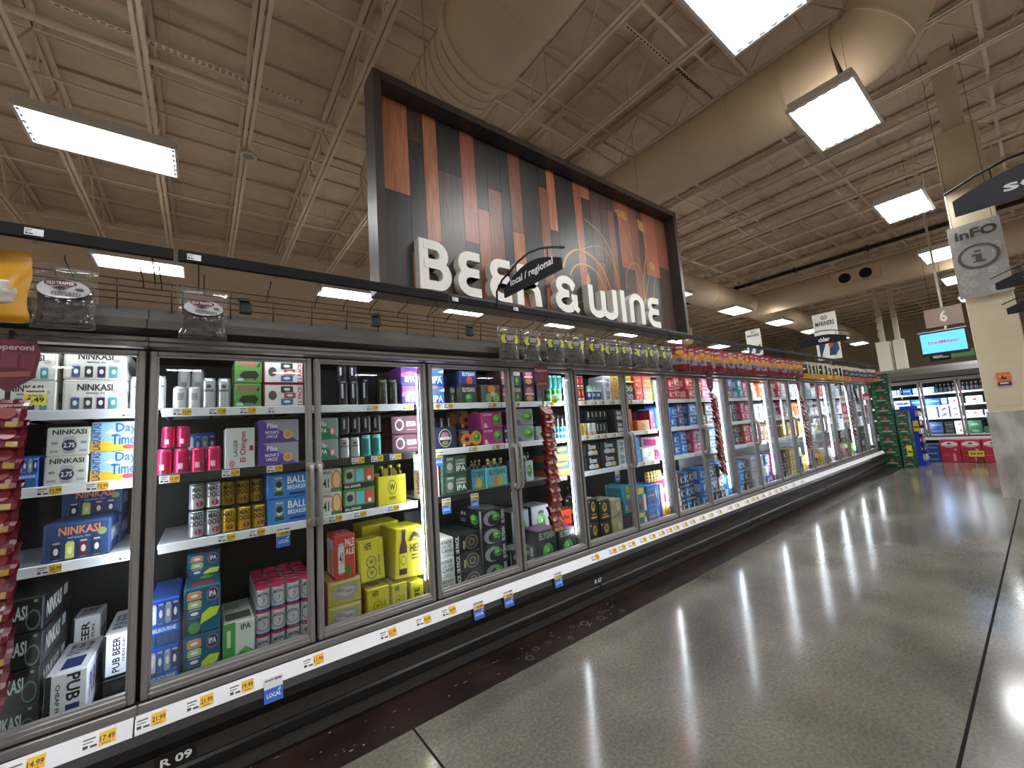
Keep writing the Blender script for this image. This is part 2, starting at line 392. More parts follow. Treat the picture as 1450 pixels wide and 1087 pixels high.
for y, xs, where in rows:
    for i, x in enumerate(xs):
        thing('pendant_light', [('housing', TM[0]), ('lamp_panel', TM[1]), ('up_fill_strip', TM[4])],
              'bright rectangular hanging troffer light %s, %s of its row' % (where, ORD[i]), 'ceiling light', (x, y, 5.1), group='hanging troffer lights')
        for sx in (-.585, .585): link('socket_end', TM[2], ALL[-1], (sx, 0, 0))
        for sx in ((-.52, .52, .6) if (x, y) == (3.1, 3.2) else (-.52, .52)):
            wx = x + sx
            if (2.1 < wx < 3.4 and y < 3) or (2.2 < wx < 3.65 and y == 3.2) or (6.1 < wx < 7.3 and y in (-1.68, 3.2)) or (17.7 < wx < 18.9 and y < 4): continue
            link('hanger_wire', TM[3], ALL[-1], (sx, 0, 0))

# ------------------------------------------------------------------ column
BEIGE = noisy('column_paint', 'c4b699', 'cfc1a4', 2.0, (0.5, 0.65))
GALV = noisy('scuffed_steel', '9a968e', 'c9c5bc', 5.0, (0.35, 0.55), 0.02, metal=0.3, stretch=(1, 1, .5), detail=8)
b = MB(); b.box(10.27, 10.8, -2.68, -2.17, 0, 6.15, BEIGE, .012)
e = link('column', None); e['kind'] = 'structure'; e['label'] = 'square beige column with steel guard beside the aisle'; e['category'] = 'column'
link('shaft', b.mesh('shaft'), e)
b = MB(); b.box(10.255, 10.272, -2.69, -2.16, 0, 1.36, GALV, .003); b.box(10.25, 10.258, -2.29, -2.28, 0, 1.36, GALV); b.box(10.25, 10.81, -2.165, -2.15, 0, 1.36, GALV, .003); b.box(10.25, 10.81, -2.7, -2.685, 0, 1.36, GALV, .003)
link('guard', b.mesh('guard'), e)
b = MB(); b.box(10.4, 10.66, -2.56, -2.29, 6.1, 7.69, STEELP); link('post', b.mesh('post'), e)
p0, p1 = at(1405, 549, x=10.265), at(1446, 573, x=10.265)
b = MB(); b.box(10.262, 10.27, p1.y, p0.y, p1.z, p0.z, BEIGE, .002); b.tube([(10.258, p1.y + .03, (p0.z + p1.z) / 2), (10.262, p1.y + .03, (p0.z + p1.z) / 2)], .012, GALV, 10)
link('access_panel', b.mesh('access_panel'), e)
# white steel posts far down the store
for i, (px, t) in enumerate(((1253, 'wider, behind the green carton tower'), (1275, 'narrower, just past the first one'))):
    p = at(px, 500, x=20.5); b = MB(); r = .19 - .04 * i
    b.box(-r, r, -r, r, 0, 3.9, mat('d6cfbd', .5), .01); b.box(-.07, .07, -.07, .07, 3.9, 7.69, mat('c4bba8', .5))
    if i == 0:
        for k in range(6): b.tube(circ3 := [(-.2, .08 * math.cos(a), 4.15 + .28 * k + .1 * math.sin(a)) for a in [2 * math.pi * j / 10 for j in range(11)]], .012, mat('c4bba8', .5), 5, False)
    o = struct('column', b.mesh('column'), 'distant white steel column, ' + t, 'column'); o.location = (20.5, p.y, 0)

# ------------------------------------------------------------------ reach-in cooler run
P = 0.777; ZB = 0.46; ZT = 2.157; SHELF = [0.40, 1.13, 1.49, 1.85]; YS = 0.15; NDOOR = 18
GREY = mat('807d7c', .4, .2); GREY2 = mat('8f8c8a', .36, .25); GASK = mat('141416', .6)
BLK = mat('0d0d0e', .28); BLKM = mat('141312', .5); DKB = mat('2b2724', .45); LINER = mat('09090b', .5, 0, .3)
CANOPY = noisy('canopy_paint', '494744', '65625c', 7, (0.35, 0.55), .03, metal=.2, stretch=(.4, 1, 1))
RAILW = mat('e6e6ea', .4); SHELFM = mat('c9cbd2', .35, .3); LEDM = emit('led_light', 'f1f4ff', LED_STRENGTH)
TOP_FILL = emit('top_fill_glow', 'f4f4ff', 9.0)  # added fill strip hidden behind the head rails, brightens the shelf fronts
GLASS = film('door_glass', 'f4f8f7', 'ffffff', 1.29, .008)
def door_frame(w, h, t=.03):
    b = MB(); s = .031; sb = .046; st = .022
    for (x0, x1, z0, z1) in ((0.003, s, 0, h), (w - s, w - .003, 0, h), (s, w - s, 0, sb), (s, w - s, h - st, h)):
        b.box(x0, x1, -t / 2, t, z0, z1, GREY, .005)
    b.box(s, w - s, -t / 2 - .003, -t / 2 + .002, sb * .35, sb * .55, GREY2, .001)
    for (x0, x1, z0, z1) in ((s, s + .007, sb, h - st), (w - s - .007, w - s, sb, h - st), (s, w - s, sb, sb + .008), (s, w - s, h - st - .007, h - st)):
        b.box(x0, x1, -.004, t * .8, z0, z1, GREY2)
    return b.mesh('door')
DH = ZT - ZB - .016
DM = door_frame(P - .012, DH)
GM = MB().box(.033, P - .045, .004, .010, .048, DH - .024, GLASS).mesh('glass_pane')
def handle_mesh():
    b = MB(); H = mat('8f8d88', .35, .3)
    pts = [(0, -.012, .33), (0, -.045, .33), (0, -.058, .31), (0, -.06, .25), (0, -.06, .08), (0, -.058, .02), (0, -.045, 0), (0, -.012, 0)]
    b.tube(pts, .0125, H, 8)
    for z in (0, .33): b.lathe([(.026, 0), (.028, .008), (.02, .03)], H, 14, Matrix.Translation((0, -.012, z)) @ Matrix.Rotation(math.pi / 2, 4, 'X'))
    return b.mesh('handle', True, .7)
HM = handle_mesh()
BRKT = mat('5c5b5d', .45, .2)
def mullion_mesh():
    b = MB(); b.box(-.022, .022, .03, .085, ZB, ZT, LINER, .006); b.box(-.027, -.022, .034, .08, ZB + .02, ZT - .02, BRKT); b.box(.022, .027, .034, .08, ZB + .02, ZT - .02, BRKT)
    for k in range(60): b.box(-.008, .008, .085, .087, ZB + .05 + k * .027, ZB + .066 + k * .027, BLK)
    return b.mesh('mullion')
MM = mullion_mesh()
LD = MB()
for s in (-1, 1): LD.box(s * .034 - .007, s * .034 + .007, .088, .1, ZB + .12, ZT - .08, LEDM)
LD.box(-.034, .034, .086, .09, ZB + .1, ZT - .06, BRKT)
LD = LD.mesh('led_strip')
L1_ = MB(); L1_.box(-.045, -.027, .088, .1, ZB + .12, ZT - .08, LEDM); L1_.box(-.034, .034, .086, .09, ZB + .1, ZT - .06, BRKT); L1_ = L1_.mesh('led_strip')
LEDF = emit('led_light_far', 'f1f4ff', LED_STRENGTH * .9); LF = MB()
for s in (-1, 1): LF.box(s * .034 - .007, s * .034 + .007, .088, .1, ZB + .12, ZT - .08, LEDF)
LF = LF.mesh('led_strip')
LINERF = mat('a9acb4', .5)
def unit(k0, k1, word):
    """a cooler case from door line k0 to k1"""
    xa, xb = k0 * P, k1 * P; parts = []
    b = MB()  # lower body: sill, recess, rail channel, bumper, panels, toe
    b.box(xa, xb, -.012, .08, ZB - .062, ZB - .012, GREY2, .006)
    b.box(xa, xb, .0, .08, ZB - .016, ZB - .004, GASK)
    b.prism([(.08, ZB - .062), (.0, ZB - .062), (-.06, .43), (-.12, .365), (-.135, .33), (-.14, .29), (-.13, .255), (-.12, .244), (.0, .244), (.08, .244)], 0, xa, xb, BLK)
    b.box(xa, xb, -.112, .08, .165, .244, DKB, .004)
    b.box(xa, xb, -.125, .08, .095, .165, BLK, .012)
    b.box(xa, xb, -.06, .08, .0, .096, mat('3a3633', .7), 0)
    parts.append(('base', b.mesh('base')))
    b = MB()  # price channel, tilted
    b.prism([(-.087, .435), (-.091, .437), (-.127, .371), (-.123, .369)], 0, xa + .004, xb - .004, RAILW)
    parts.append(('price_channel', b.mesh('price_channel')))
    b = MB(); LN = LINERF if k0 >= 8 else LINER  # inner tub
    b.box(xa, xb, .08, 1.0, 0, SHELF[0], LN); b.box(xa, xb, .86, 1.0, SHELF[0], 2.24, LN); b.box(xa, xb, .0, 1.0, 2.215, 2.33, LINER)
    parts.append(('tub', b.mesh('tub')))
    b = MB()  # head: two rails, dark soffit and canopy steps
    b.box(xa, xb, -.012, .06, ZT + .006, ZT + .03, GREY, .004); b.box(xa, xb, -.02, .06, ZT + .034, ZT + .058, GREY2, .005)
    b.prism([(.06, 2.215), (-.012, 2.215), (-.10, 2.236), (-.10, 2.24), (.06, 2.24)], 0, xa, xb, mat('231f1c', .6))
    b.prism([(.06, 2.24), (-.104, 2.238), (-.104, 2.285), (-.03, 2.295), (-.03, 2.36), (.06, 2.37)], 0, xa + .002, xb - .002, CANOPY)
    parts.append(('head', b.mesh('head')))
    b = MB(); b.box(xa + .05, xb - .05, .07, .095, 2.196, 2.214, TOP_FILL); parts.append(('top_fill_strip', b.mesh('top_fill_strip')))
    for k in range(k0, k1 + 1):
        if k % 2 == 0:
            m = MM if k not in (k0, k1) or k == k0 or k == NDOOR else None
            if m: parts.append(('mullion', MM, [('led_strip', L1_ if k == 0 else LF if k >= 8 else LD)], (k * P, 0, 0)))
    for k in range(k0, k1): 
        parts.append(('door', DM, [('glass_pane', GM), ('handle', HM)], (k * P + .006, 0, ZB), k))
    for k in range(k0, k1, 2):
        for si, z in enumerate(SHELF[1:]):
            b = MB(); x0, x1 = k * P + .045, (k + 2) * P - .045
            b.box(x0, x1, YS, .80, z - .018, z, SHELFM); 
            for q in range(8): b.box(x0 + .02 + q * (x1 - x0 - .05) / 7, x0 + .03 + q * (x1 - x0 - .05) / 7, YS + .02, .78, z - .035, z - .018, LINER)
            parts.append(('shelf', b.mesh('shelf'), [('price_rail', (k, si))], (0, 0, 0)))
    e = link('cooler_case', None, None, (xa, 0, 0)); e['label'] = 'long black glass door cooler case, ' + word; e['category'] = 'cooler'; e['group'] = 'reach-in cooler cases'
    ALL.append(e)
    for p in parts:
        lo = p[3] if len(p) > 3 else (0, 0, 0)
        c = link(p[0], p[1], e, (lo[0] - xa, lo[1], lo[2]))
        for q in (p[2] if len(p) > 2 else ()):
            if q[0] == 'price_rail':
                k, si = q[1]; z = SHELF[si + 1]
                for kk in (k, k + 1):
                    dark = (kk, si) in DARK_RAIL
                    b = MB(); x0, x1 = kk * P + (.05 if kk == k else .004), (kk + 1) * P - (.05 if kk == k + 1 else .004)
                    b.box(x0, x1, YS - .014, YS, z - .042, z + .006, BLKM if dark else RAILW, .003)
                    link('price_rail', b.mesh('price_rail'), c)
                continue
            o = link(q[0], q[1], c)
            if q[0] == 'handle':
                o.location = ((P - .012 - .017) if p[4] % 2 == 0 else .017, 0, .68)
    return e
DARK_RAIL = {(0, 1), (1, 1), (2, 0), (3, 0)}
for a, bb, t in ((-4, 0, 'at the near end of the run'), (0, 4, 'second from the near end'), (4, 8, 'third from the near end'), (8, 12, 'fourth from the near end'), (12, 16, 'second from the far end'), (16, 18, 'short one at the far end of the run')):
    unit(a, bb, t)
xe = NDOOR * P
b = MB(); b.prism([(1.0, 0), (-.05, 0), (-.06, .09), (-.11, .15), (-.13, .28), (-.10, .42), (-.02, .46), (-.02, 2.22), (-.1, 2.25), (-.1, 2.3), (1.0, 2.36)], 0, xe, xe + .04, mat('57534e', .45, .2))
thing('end_panel', b.mesh('end_panel'), 'grey steel end panel closing the far end of the cooler run', 'panel')

# unit number plates and worn labels on the bumper
def plate(px, py, t, wpx, label):
    p = at(px, py, y=-.118); b = MB(); w_ = .0029 * wpx * (1 if px < 400 else 2.0); b.box(-w_ / 2, w_ / 2, -.003, 0, -.03, .03, mat('060606', .4))
    draw(b, [('t', .12, .2, .88, .8, t, 'e8e8e8')], flat_frame((-w_ / 2, -.0032, -.03), (w_, 0, 0), (0, 0, .06)))
    thing('number_plate', b.mesh('number_plate'), label, 'plate', (p.x, -.112, .205))
plate(250, 1061, 'R 09', 52, 'black plate with white R 09 on the cooler base near the open floor joint')
plate(848, 826, 'R 07', 22, 'black plate with white R 07 on the cooler base further along')

# ------------------------------------------------------------------ overhead hanging rack and strips
WIRE = mat('1a1918', .45, .3); STRIP = mat('0c0c0d', .55, 0, .2)
def bar(pts, r): return MB().tube(pts, r, WIRE, 5)
def rack(xa, xb, word, hooks):
    b = MB()
    for z, y in ((2.39, -.055), (2.425, -.06), (2.455, -.062), (2.49, -.066)): b.tube([(xa, y, z), (xb, y, z)], .0032, WIRE, 5)
    n = int((xb - xa) / .21)
    for i in range(n + 1):
        x = xa + .02 + (xb - xa - .04) * i / n; b.tube([(x, -.045, 2.34), (x, -.066, 2.49)], .0032, WIRE, 5)
    parts = [('wire_grid', b.mesh('wire_grid', True))]
    for i in range(max(2, int((xb - xa) / .75))):
        x = xa + .3 + i * .75; b = MB(); b.box(x - .03, x + .03, -.085, -.05, 2.37, 2.437, BLKM, .006); b.box(x - .035, x + .02, -.1, -.06, 2.435, 2.455, BLK, .004)
        parts.append(('clip', b.mesh('clip')))
    for x, dz in hooks:
        h = MB(); h.tube([(x, -.064, 2.455), (x, -.1, 2.455 + dz), (x, -.245, 2.47 + dz), (x, -.255, 2.49 + dz)], .003, WIRE, 5)
        parts.append(('hook', h.mesh('hook', True)))
    thing('hanging_rack', parts, 'black wire rack with peg hooks above the cooler, ' + word, 'rack', group='hanging racks on the cooler')
def strip(xa, xb, z0, z1, word, y=-.26, t=.014):
    b = MB(); b.box(xa, xb, y - t, y, z0, z1, STRIP, .004)
    n = max(2, int((xb - xa) / .6)); parts = [('rail', b.mesh('rail'))]
    for i in range(n):
        x = xa + .08 + (xb - xa - .16) * i / (n - 1)
        a = MB(); parts.append(('arm', None)); a.tube([(x, y + .002, z0 + .015), (x, y + .05, z0 - .01), (x, -.15, 2.52), (x, -.066, 2.48)], .0032, WIRE, 5); parts[-1] = ('arm', a.mesh('arm', True))
    thing('label_strip', parts, 'black label strip held out above the cooler, ' + word, 'strip', group='label strips over the cooler')
strip(-1.6, .104, 2.545, 2.602, 'at the near end', -.265, .022)
strip(.121, 1.625, 2.545, 2.606, 'below the start of the sign', -.265, .022)
strip(1.64, 4.46, 2.55, 2.60, 'under the big lettering'); strip(4.47, 9.2, 2.548, 2.595, 'over the red bags'); strip(9.21, 13.9, 2.535, 2.58, 'at the far end over the mixed bags')

# ------------------------------------------------------------------ big hanging sign
def wood(name, c0, c1, sc=1.0):
    m = bpy.data.materials.new(name); m.use_nodes = True
    n, l = m.node_tree.nodes, m.node_tree.links; b = n['Principled BSDF']
    tc = n.new('ShaderNodeTexCoord'); mp = n.new('ShaderNodeMapping'); mp.inputs['Scale'].default_value = (14 * sc, 1, 1.3 * sc)
    nz = n.new('ShaderNodeTexNoise'); nz.inputs['Scale'].default_value = 2.2; nz.inputs['Detail'].default_value = 9; nz.inputs['Distortion'].default_value = 1.1
    cr = n.new('ShaderNodeValToRGB'); cr.color_ramp.elements[0].position = .3; cr.color_ramp.elements[1].position = .72
    cr.color_ramp.elements[0].color = lin(c0); cr.color_ramp.elements[1].color = lin(c1)
    l.new(tc.outputs['Object'], mp.inputs[0]); l.new(mp.outputs[0], nz.inputs[0]); l.new(nz.outputs[0], cr.inputs[0]); l.new(cr.outputs[0], b.inputs['Base Color'])
    b.inputs['Roughness'].default_value = .37; b.inputs['Specular IOR Level'].default_value = .6
    return m
WB, WD, WC, WR, WM = wood('wood_black', '242221', '35322f'), wood('wood_dark', '3f2c26', '5a4238'), wood('wood_cherry', '93583c', 'bf8058'), wood('wood_red', '8d4f3a', 'a9634a'), wood('wood_mid', '70432f', '8c5940')
FRAMEM = wood('frame_wood', '2c2523', '463c38', .6)
SX0, SX1, SZ0, SZ1, SY = 1.42, 5.98, 2.86, 4.70, .50
b = MB(); cols = [  # x edge, [(z break, material)...] from the top down
    (1.42, [(3.80, WC), (0, WB)]), (1.72, [(4.36, WD), (3.26, WB), (0, WC)]), (1.875, [(3.42, WC), (0, WD)]), (2.02, [(4.17, WB), (0, WD)]),
    (2.285, [(3.5, WR), (3.36, WB), (0, WD)]), (2.455, [(3.9, WB), (0, WR)]), (2.60, [(4.17, WB), (0, WM)]), (2.775, [(4.6, WB), (0, WB)]), (2.90, [(3.76, WM), (0, WC)]),
    (3.065, [(0, WB)]), (3.335, [(4.43, WB), (3.2, WM), (0, WR)]), (3.475, [(3.93, WC), (0, WB)]), (3.61, [(0, WB)]), (3.93, [(3.3, WR), (0, WD)]), (4.07, [(4.52, WC), (0, WB)]),
    (4.235, [(3.7, WD), (0, WM)]), (4.43, [(0, WD)]), (4.58, [(4.5, WD), (3.2, WM), (0, WB)]), (4.72, [(4.5, WM), (0, WB)]), (4.80, [(3.72, WR), (3.3, WD), (0, WB)]), (5.07, [(3.3, WM), (0, WD)]), (5.25, [(0, WD)]),
    (5.37, [(3.71, WR), (0, WB)]), (5.71, [(3.9, WM), (0, WD)]), (5.98, [])]
for (xa, ps), (xb, _) in zip(cols, cols[1:]):
    zt = SZ1
    for zb, m in ps:
        zb = max(zb, SZ0); b.box(xa + .001, xb - .001, SY, SY + .02, zb + .001, zt - .001, m, .0008); zt = zb
panel = b.mesh('plank_panel')
b = MB(); D = .17
for (x0, x1, z0, z1) in ((SX0 - .075, SX0, SZ0 - .07, SZ1 + .075), (SX1, SX1 + .075, SZ0 - .07, SZ1 + .075), (SX0, SX1, SZ1, SZ1 + .075), (SX0, SX1, SZ0 - .07, SZ0)):
    b.box(x0, x1, SY - D, SY + .06, z0, z1, FRAMEM, .004)
frame = b.mesh('frame')
b = MB(); b.box(SX0, SX1, SY + .022, SY + .05, SZ0, SZ1, mat('3a3532', .7)); back = b.mesh('backing')
# gold vine swirls
GOLD = mat('b98a4c', .4, .2); b = MB()
def ribbon(pts, w0, w1=None):
    pts = [Vector((p[0], p[1])) for p in pts]; w1 = w0 if w1 is None else w1; L, n = [], len(pts)
    for i, p in enumerate(pts):
        d = (pts[min(i + 1, n - 1)] - pts[max(i - 1, 0)]).normalized(); nn = Vector((-d.y, d.x)); w_ = (w0 + (w1 - w0) * i / (n - 1)) / 2
        L += [p + nn * w_, p - nn * w_]
    b.add([(p.x, SY - .0012, p.y) for p in L], [(2 * i, 2 * i + 1, 2 * i + 3, 2 * i + 2) for i in range(n - 1)], GOLD)
def px2(pts): return [(lambda p: (p.x, p.z))(at(500 + x / 2.8604, 100 + y / 2.8604, y=SY)) for x, y in pts]
def smooth(pts, it=3):
    for _ in range(it):
        q = [pts[0]]
        for a, c in zip(pts, pts[1:]): q += [(a[0] * .75 + c[0] * .25, a[1] * .75 + c[1] * .25), (a[0] * .25 + c[0] * .75, a[1] * .25 + c[1] * .75)]
        pts = q + [pts[-1]]
    return pts
for pts, w0, w1 in (([(850, 800), (862, 750), (905, 718), (965, 745), (1020, 810), (1065, 960)], .028, .012), ([(880, 830), (890, 795), (925, 778), (975, 800), (1010, 850), (1045, 970)], .022, .01),
                    ([(935, 600), (1000, 650), (1050, 740), (1075, 860)], .008, .012), ([(905, 730), (1000, 700), (1050, 760), (1080, 900)], .007, .007), ([(890, 830), (885, 900), (910, 950), (940, 920)], .008, .006),
                    ([(1185, 960), (1175, 840), (1190, 720), (1180, 600), (1170, 570)], .022, .008), ([(1175, 940), (1150, 820), (1110, 690), (1060, 560)], .014, .008), ([(1180, 950), (1195, 860), (1205, 790)], .01, .008),
                    ([(1110, 880), (1105, 820), (1130, 770), (1170, 800), (1180, 900)], .012, .01), ([(1230, 1000), (1215, 900), (1225, 840)], .012, .006)):
    ribbon(smooth(px2(pts)), w0, w1)
for pts in ([(940, 880), (950, 815), (962, 850), (950, 895)], [(1060, 560), (1100, 570), (1110, 610), (1075, 590)], [(1200, 770), (1222, 790), (1218, 812), (1203, 800)], [(1150, 600), (1175, 620), (1180, 660), (1155, 640)]):
    q = px2(pts); b.add([(x, SY - .0014, z) for x, z in q], [(0, 1, 2, 3)], GOLD)
vine = b.mesh('vine')
# raised letters with one stroke each, in the sign's rounded style
LET = mat('e9e7de', .45); LETS = mat('dcd9cf', .5)
def stroke(mb, pts, w, y0, y1, closed=False):
    P2 = [Vector(p) for p in pts]; P2 = [p for i, p in enumerate(P2) if i == 0 or (p - P2[i - 1]).length > 1e-4]; n = len(P2); L, R = [], []
    for i, p in enumerate(P2):
        a = P2[(i - 1) % n] if closed or i else None; c = P2[(i + 1) % n] if closed or i < n - 1 else None
        d0 = (p - a).normalized() if a is not None else None; d1 = (c - p).normalized() if c is not None else None
        d0 = d0 or d1; d1 = d1 or d0
        n0, n1 = Vector((-d0.y, d0.x)), Vector((-d1.y, d1.x)); m = (n0 + n1)
        m = m.normalized() if m.length > 1e-6 else n0
        k = w / 2 / max(.45, m.dot(n0)); L.append(p + m * k); R.append(p - m * k)
    vs = [(q.x, y, q.y) for y in (y0, y1) for S_ in (L, R) for q in S_]; o = lambda f, s, i: (f * 2 + s) * n + i % n
    rg = range(n) if closed else range(n - 1)
    mb.add(vs, [(o(0, 0, i), o(0, 1, i), o(0, 1, i + 1), o(0, 0, i + 1)) for i in rg], LET)
    mb.add(vs, [(o(1, 0, i), o(1, 0, i + 1), o(1, 1, i + 1), o(1, 1, i)) for i in rg], LET)
    mb.add(vs, [(o(0, s, i), o(0, s, i + 1), o(1, s, i + 1), o(1, s, i)) for s in (0, 1) for i in rg], LETS)
    if not closed: mb.add(vs, [(o(0, 0, 0), o(1, 0, 0), o(1, 1, 0), o(0, 1, 0)), (o(0, 0, n - 1), o(0, 1, n - 1), o(1, 1, n - 1), o(1, 0, n - 1))], LETS)
def ar(cx, cy, rx, ry, a0, a1, n=10): return [(cx + rx * math.cos(math.radians(a0 + (a1 - a0) * k / n)), cy + ry * math.sin(math.radians(a0 + (a1 - a0) * k / n))) for k in range(n + 1)]
def letter(kind, x0, x1, z0, z1):
    h, wd = z1 - z0, x1 - x0; t = .088; mb = MB(); ya, yb = .405, SY; f = t / 2
    X = lambda u: x0 + f + (wd - t) * u
    Z = lambda v: z0 + f + (h - t) * v
    A = lambda pts: [(X(u), Z(v)) for u, v in pts]
    if kind == 'B':
        stroke(mb, [(X(0), z0), (X(0), z1)], t, ya, yb)
        stroke(mb, A([(0, 1), (.5, 1)] + ar(.5, .765, .38, .235, 90, -90) + [(0, .53)]), t, ya - .002, yb - .001)
        stroke(mb, A([(0, .53), (.58, .53)] + ar(.58, .265, .42, .265, 90, -90) + [(0, 0)]), t, ya - .004, yb - .002)
    elif kind == 'E':
        stroke(mb, A([(1.1, 1), (.5, 1)] + ar(.5, .765, .42, .235, 90, 270) + [(1.02, .53)]), t, ya, yb)
        stroke(mb, A([(1.02, .53), (.5, .53)] + ar(.5, .265, .48, .265, 90, 270) + [(1.1, 0)]), t, ya - .002, yb - .001)
    elif kind == 'R':
        stroke(mb, [(X(0), z0), (X(0), z1)], t, ya, yb)
        stroke(mb, A([(0, 1), (.5, 1)] + ar(.5, .765, .38, .235, 90, -90) + [(0, .53)]), t, ya - .002, yb - .001)
        stroke(mb, A([(.3, .53), (.5, .53)] + ar(.5, .3, .45, .23, 90, 0) + [(1, -.09)]), t, ya - .002, yb - .002)
    elif kind == '&':
        stroke(mb, A([(.92, .74)] + ar(.48, .76, .4, .24, 0, 270) + [(.62, .52)]), t, ya, yb)
        stroke(mb, A([(.62, .52), (.45, .52)] + ar(.45, .26, .45, .26, 90, 300) + [(.92, .22), (.92, .43)]), t, ya - .002, yb - .001)
        stroke(mb, A([(.72, .43), (1.06, .43)]), t * .8, ya - .004, yb - .002); stroke(mb, A([(.8, .16), (1.1, -.03)]), t * .8, ya - .006, yb - .002)
    elif kind == 'W':
        stroke(mb, A([(0, 1.09), (0, .25)] + ar(.25, .25, .25, .25, 180, 360) + [(.5, .95)]), t, ya, yb)
        stroke(mb, A([(.5, .25)] + ar(.75, .25, .25, .25, 180, 360) + [(1, 1.09)]), t, ya - .002, yb - .001)
    elif kind == 'I': stroke(mb, [(X(0), z0), (X(0), z1)], t, ya, yb)
    elif kind == 'N': stroke(mb, A([(0, -.09), (0, .68)] + ar(.5, .68, .5, .32, 180, 0) + [(1, -.09)]), t, ya, yb)
    return mb.mesh('letter')
LS = [('B', 1.735, 2.05, .47), ('E', 2.115, 2.40, .45), ('E', 2.475, 2.77, .45), ('R', 2.82, 3.16, .45), ('&', 3.37, 3.75, .44), ('W', 3.93, 4.47, .42), ('I', 4.55, 4.63, .43), ('N', 4.73, 5.06, .43), ('E', 5.13, 5.44, .43)]
parts = [('plank_panel', panel), ('frame', frame), ('backing', back), ('vine', vine)]
for k, xa, xb, h in LS: parts.append(('letter', letter(k, xa, xb, 2.895, 2.895 + h)))
CAB = mat('b9b4aa', .4, .5)
for x in (1.95, 3.65, 5.4): parts.append(('cable', MB().tube([(x, SY + .02, SZ1 + .07), (x, SY + .02, 7.64)], .006, CAB, 6).mesh('cable')))
thing('hanging_sign', parts, 'large framed wood plank sign with raised white lettering over the cooler', 'sign')

# ------------------------------------------------------------------ curved blade signs
BLADE = mat('17171a', .6, 0, .25); BLADE2 = mat('3b3b40', .6, 0, .3)
def blade(x, ya, yb, z0, ze, zm, text, tv, label, m, uptext=(.1, .9), attach='far', post=None):
    """blade along y from ya (far) to yb (near the viewer), bottom z0, end height ze, mid height zm"""
    L = ya - yb; n = 12; b = MB()
    top = [(ya - L * k / n, z0 + ze + (zm - ze) * math.sin(math.pi * k / n)) for k in range(n + 1)]
    b.prism([(ya, z0)] + top + [(yb, z0)], 0, x - .006, x + .006, m)
    if text:
        draw(b, [('t', uptext[0], tv[0], uptext[1], tv[1], text, 'e6e6e6')], flat_frame((x - .0062, ya, z0), (0, -L, 0), (0, 0, zm)))
    bl = b.mesh('panel'); b = MB()
    if attach == 'far':
        pts = [(x, ya + .11, z0 - .05), (x, ya + .10, z0 + .08), (x, ya + .02, z0 + .15)] + [(x, ya - L * t, z0 + ze + .05 + (zm - ze) * math.sin(math.pi * t) + .02) for t in (.1, .3, .5, .7, .9, 1.05)]
    else:
        pts = [(x, ya + .03 - L * t, z0 + ze + .04 + (zm - ze) * math.sin(math.pi * max(t, 0)) + .02) for t in (0, .2, .4, .6, .8, 1.0)] + [(x, yb - .08, z0 + .1), (x, yb - .1, z0 - .1)] + ([(x, yb - .1, post)] if post is not None else [])
    b.tube(pts, .008, mat('101012', .4, .3), 6)
    for t in (.25, .8): b.tube([(x, ya - L * t, z0 + ze + (zm - ze) * math.sin(math.pi * t) - .01), (x, ya - L * t, z0 + ze + (zm - ze) * math.sin(math.pi * t) + .07)], .004, mat('101012', .4, .3), 5)
    thing('blade_sign', [('panel', bl), ('bracket', b.mesh('bracket', True, .8))], label, 'sign')
blade(2.05, -.385, -1.01, 2.605, .075, .165, 'local / regional', (.28, .70), 'black curved blade sign reading local / regional in front of the big sign', BLADE, (.14, .88))
blade(8.3, -.36, -1.0, 2.64, .08, .155, 'cider', (.25, .72), 'black curved blade sign reading cider over the red bags', BLADE, (.42, .66))
blade(3.95, -2.575, -3.25, 2.725, .10, .19, 'scotch', (.28, .62), 'dark grey curved blade sign cut off by the picture edge, highest of three', BLADE2, (.30, .92), 'near', 0.0)
blade(6.9, -2.60, -3.3, 2.71, .075, .165, 'w', (.25, .5), 'black curved blade sign below the info board, middle one of three', BLADE, (.27, .34), 'near', 0.0)
blade(8.4, -2.61, -3.3, 2.62, .08, .17, '', (.25, .7), 'black curved blade sign against the column, lowest of three', BLADE, (.3, .9), 'near', 0.0)

# ------------------------------------------------------------------ boards and screen further down
def board(x, ya, yb, z0, z1, base, art, t=.012, rough=.5):
    b = MB(); b.box(0, t, yb, ya, z0, z1, mat(base, rough), .002)
    draw(b, art, flat_frame((-.0003, ya, z0), (0, yb - ya, 0), (0, 0, z1 - z0)), .0006, rough)
    me = b.mesh('board'); me.transform(Matrix.Translation((x, 0, 0))); return me
sw = []
for i in range(26):
    cu, cv = rnd.uniform(.1, .9), rnd.uniform(.05, .96)
    if .15 < cu < .9 and (.36 < cv < .70 or .78 < cv < .93) and rnd.random() < .6: continue
    for q in (1, .62, .3): sw.append(('g', cu, cv, .085 * q, .042 * q, .22, 'b7b4ac'))
art = sw + [('t', .13, .79, .925, .912, 'inFO', '2b2826'), ('t', .14, .793, .935, .918, 'inFO', '2b2826'), ('g', .5, .53, .40, .165, .17, '3f3b39'), ('r', .44, .455, .56, .56, '3f3b39'), ('r', .38, .535, .5, .56, '3f3b39'), ('r', .38, .455, .62, .47, '3f3b39'), ('r', .44, .585, .56, .61, '3f3b39')]
m_ = board(10.12, -2.13, -2.70, 3.2, 4.42, '98958d', art)
bb = MB()
for y in (-2.2, -2.63): bb.tube([(10.126, y, 4.41), (10.126, y, 7.66)], .003, WIRE, 4)
thing('info_sign', [('board', m_), ('wire', bb.mesh('wire'))], 'grey swirl patterned board with a dark i in a ring in front of the column', 'sign')
A_ = at(1307, 440, x=13.1); B_ = at(1366, 456, x=13.1)
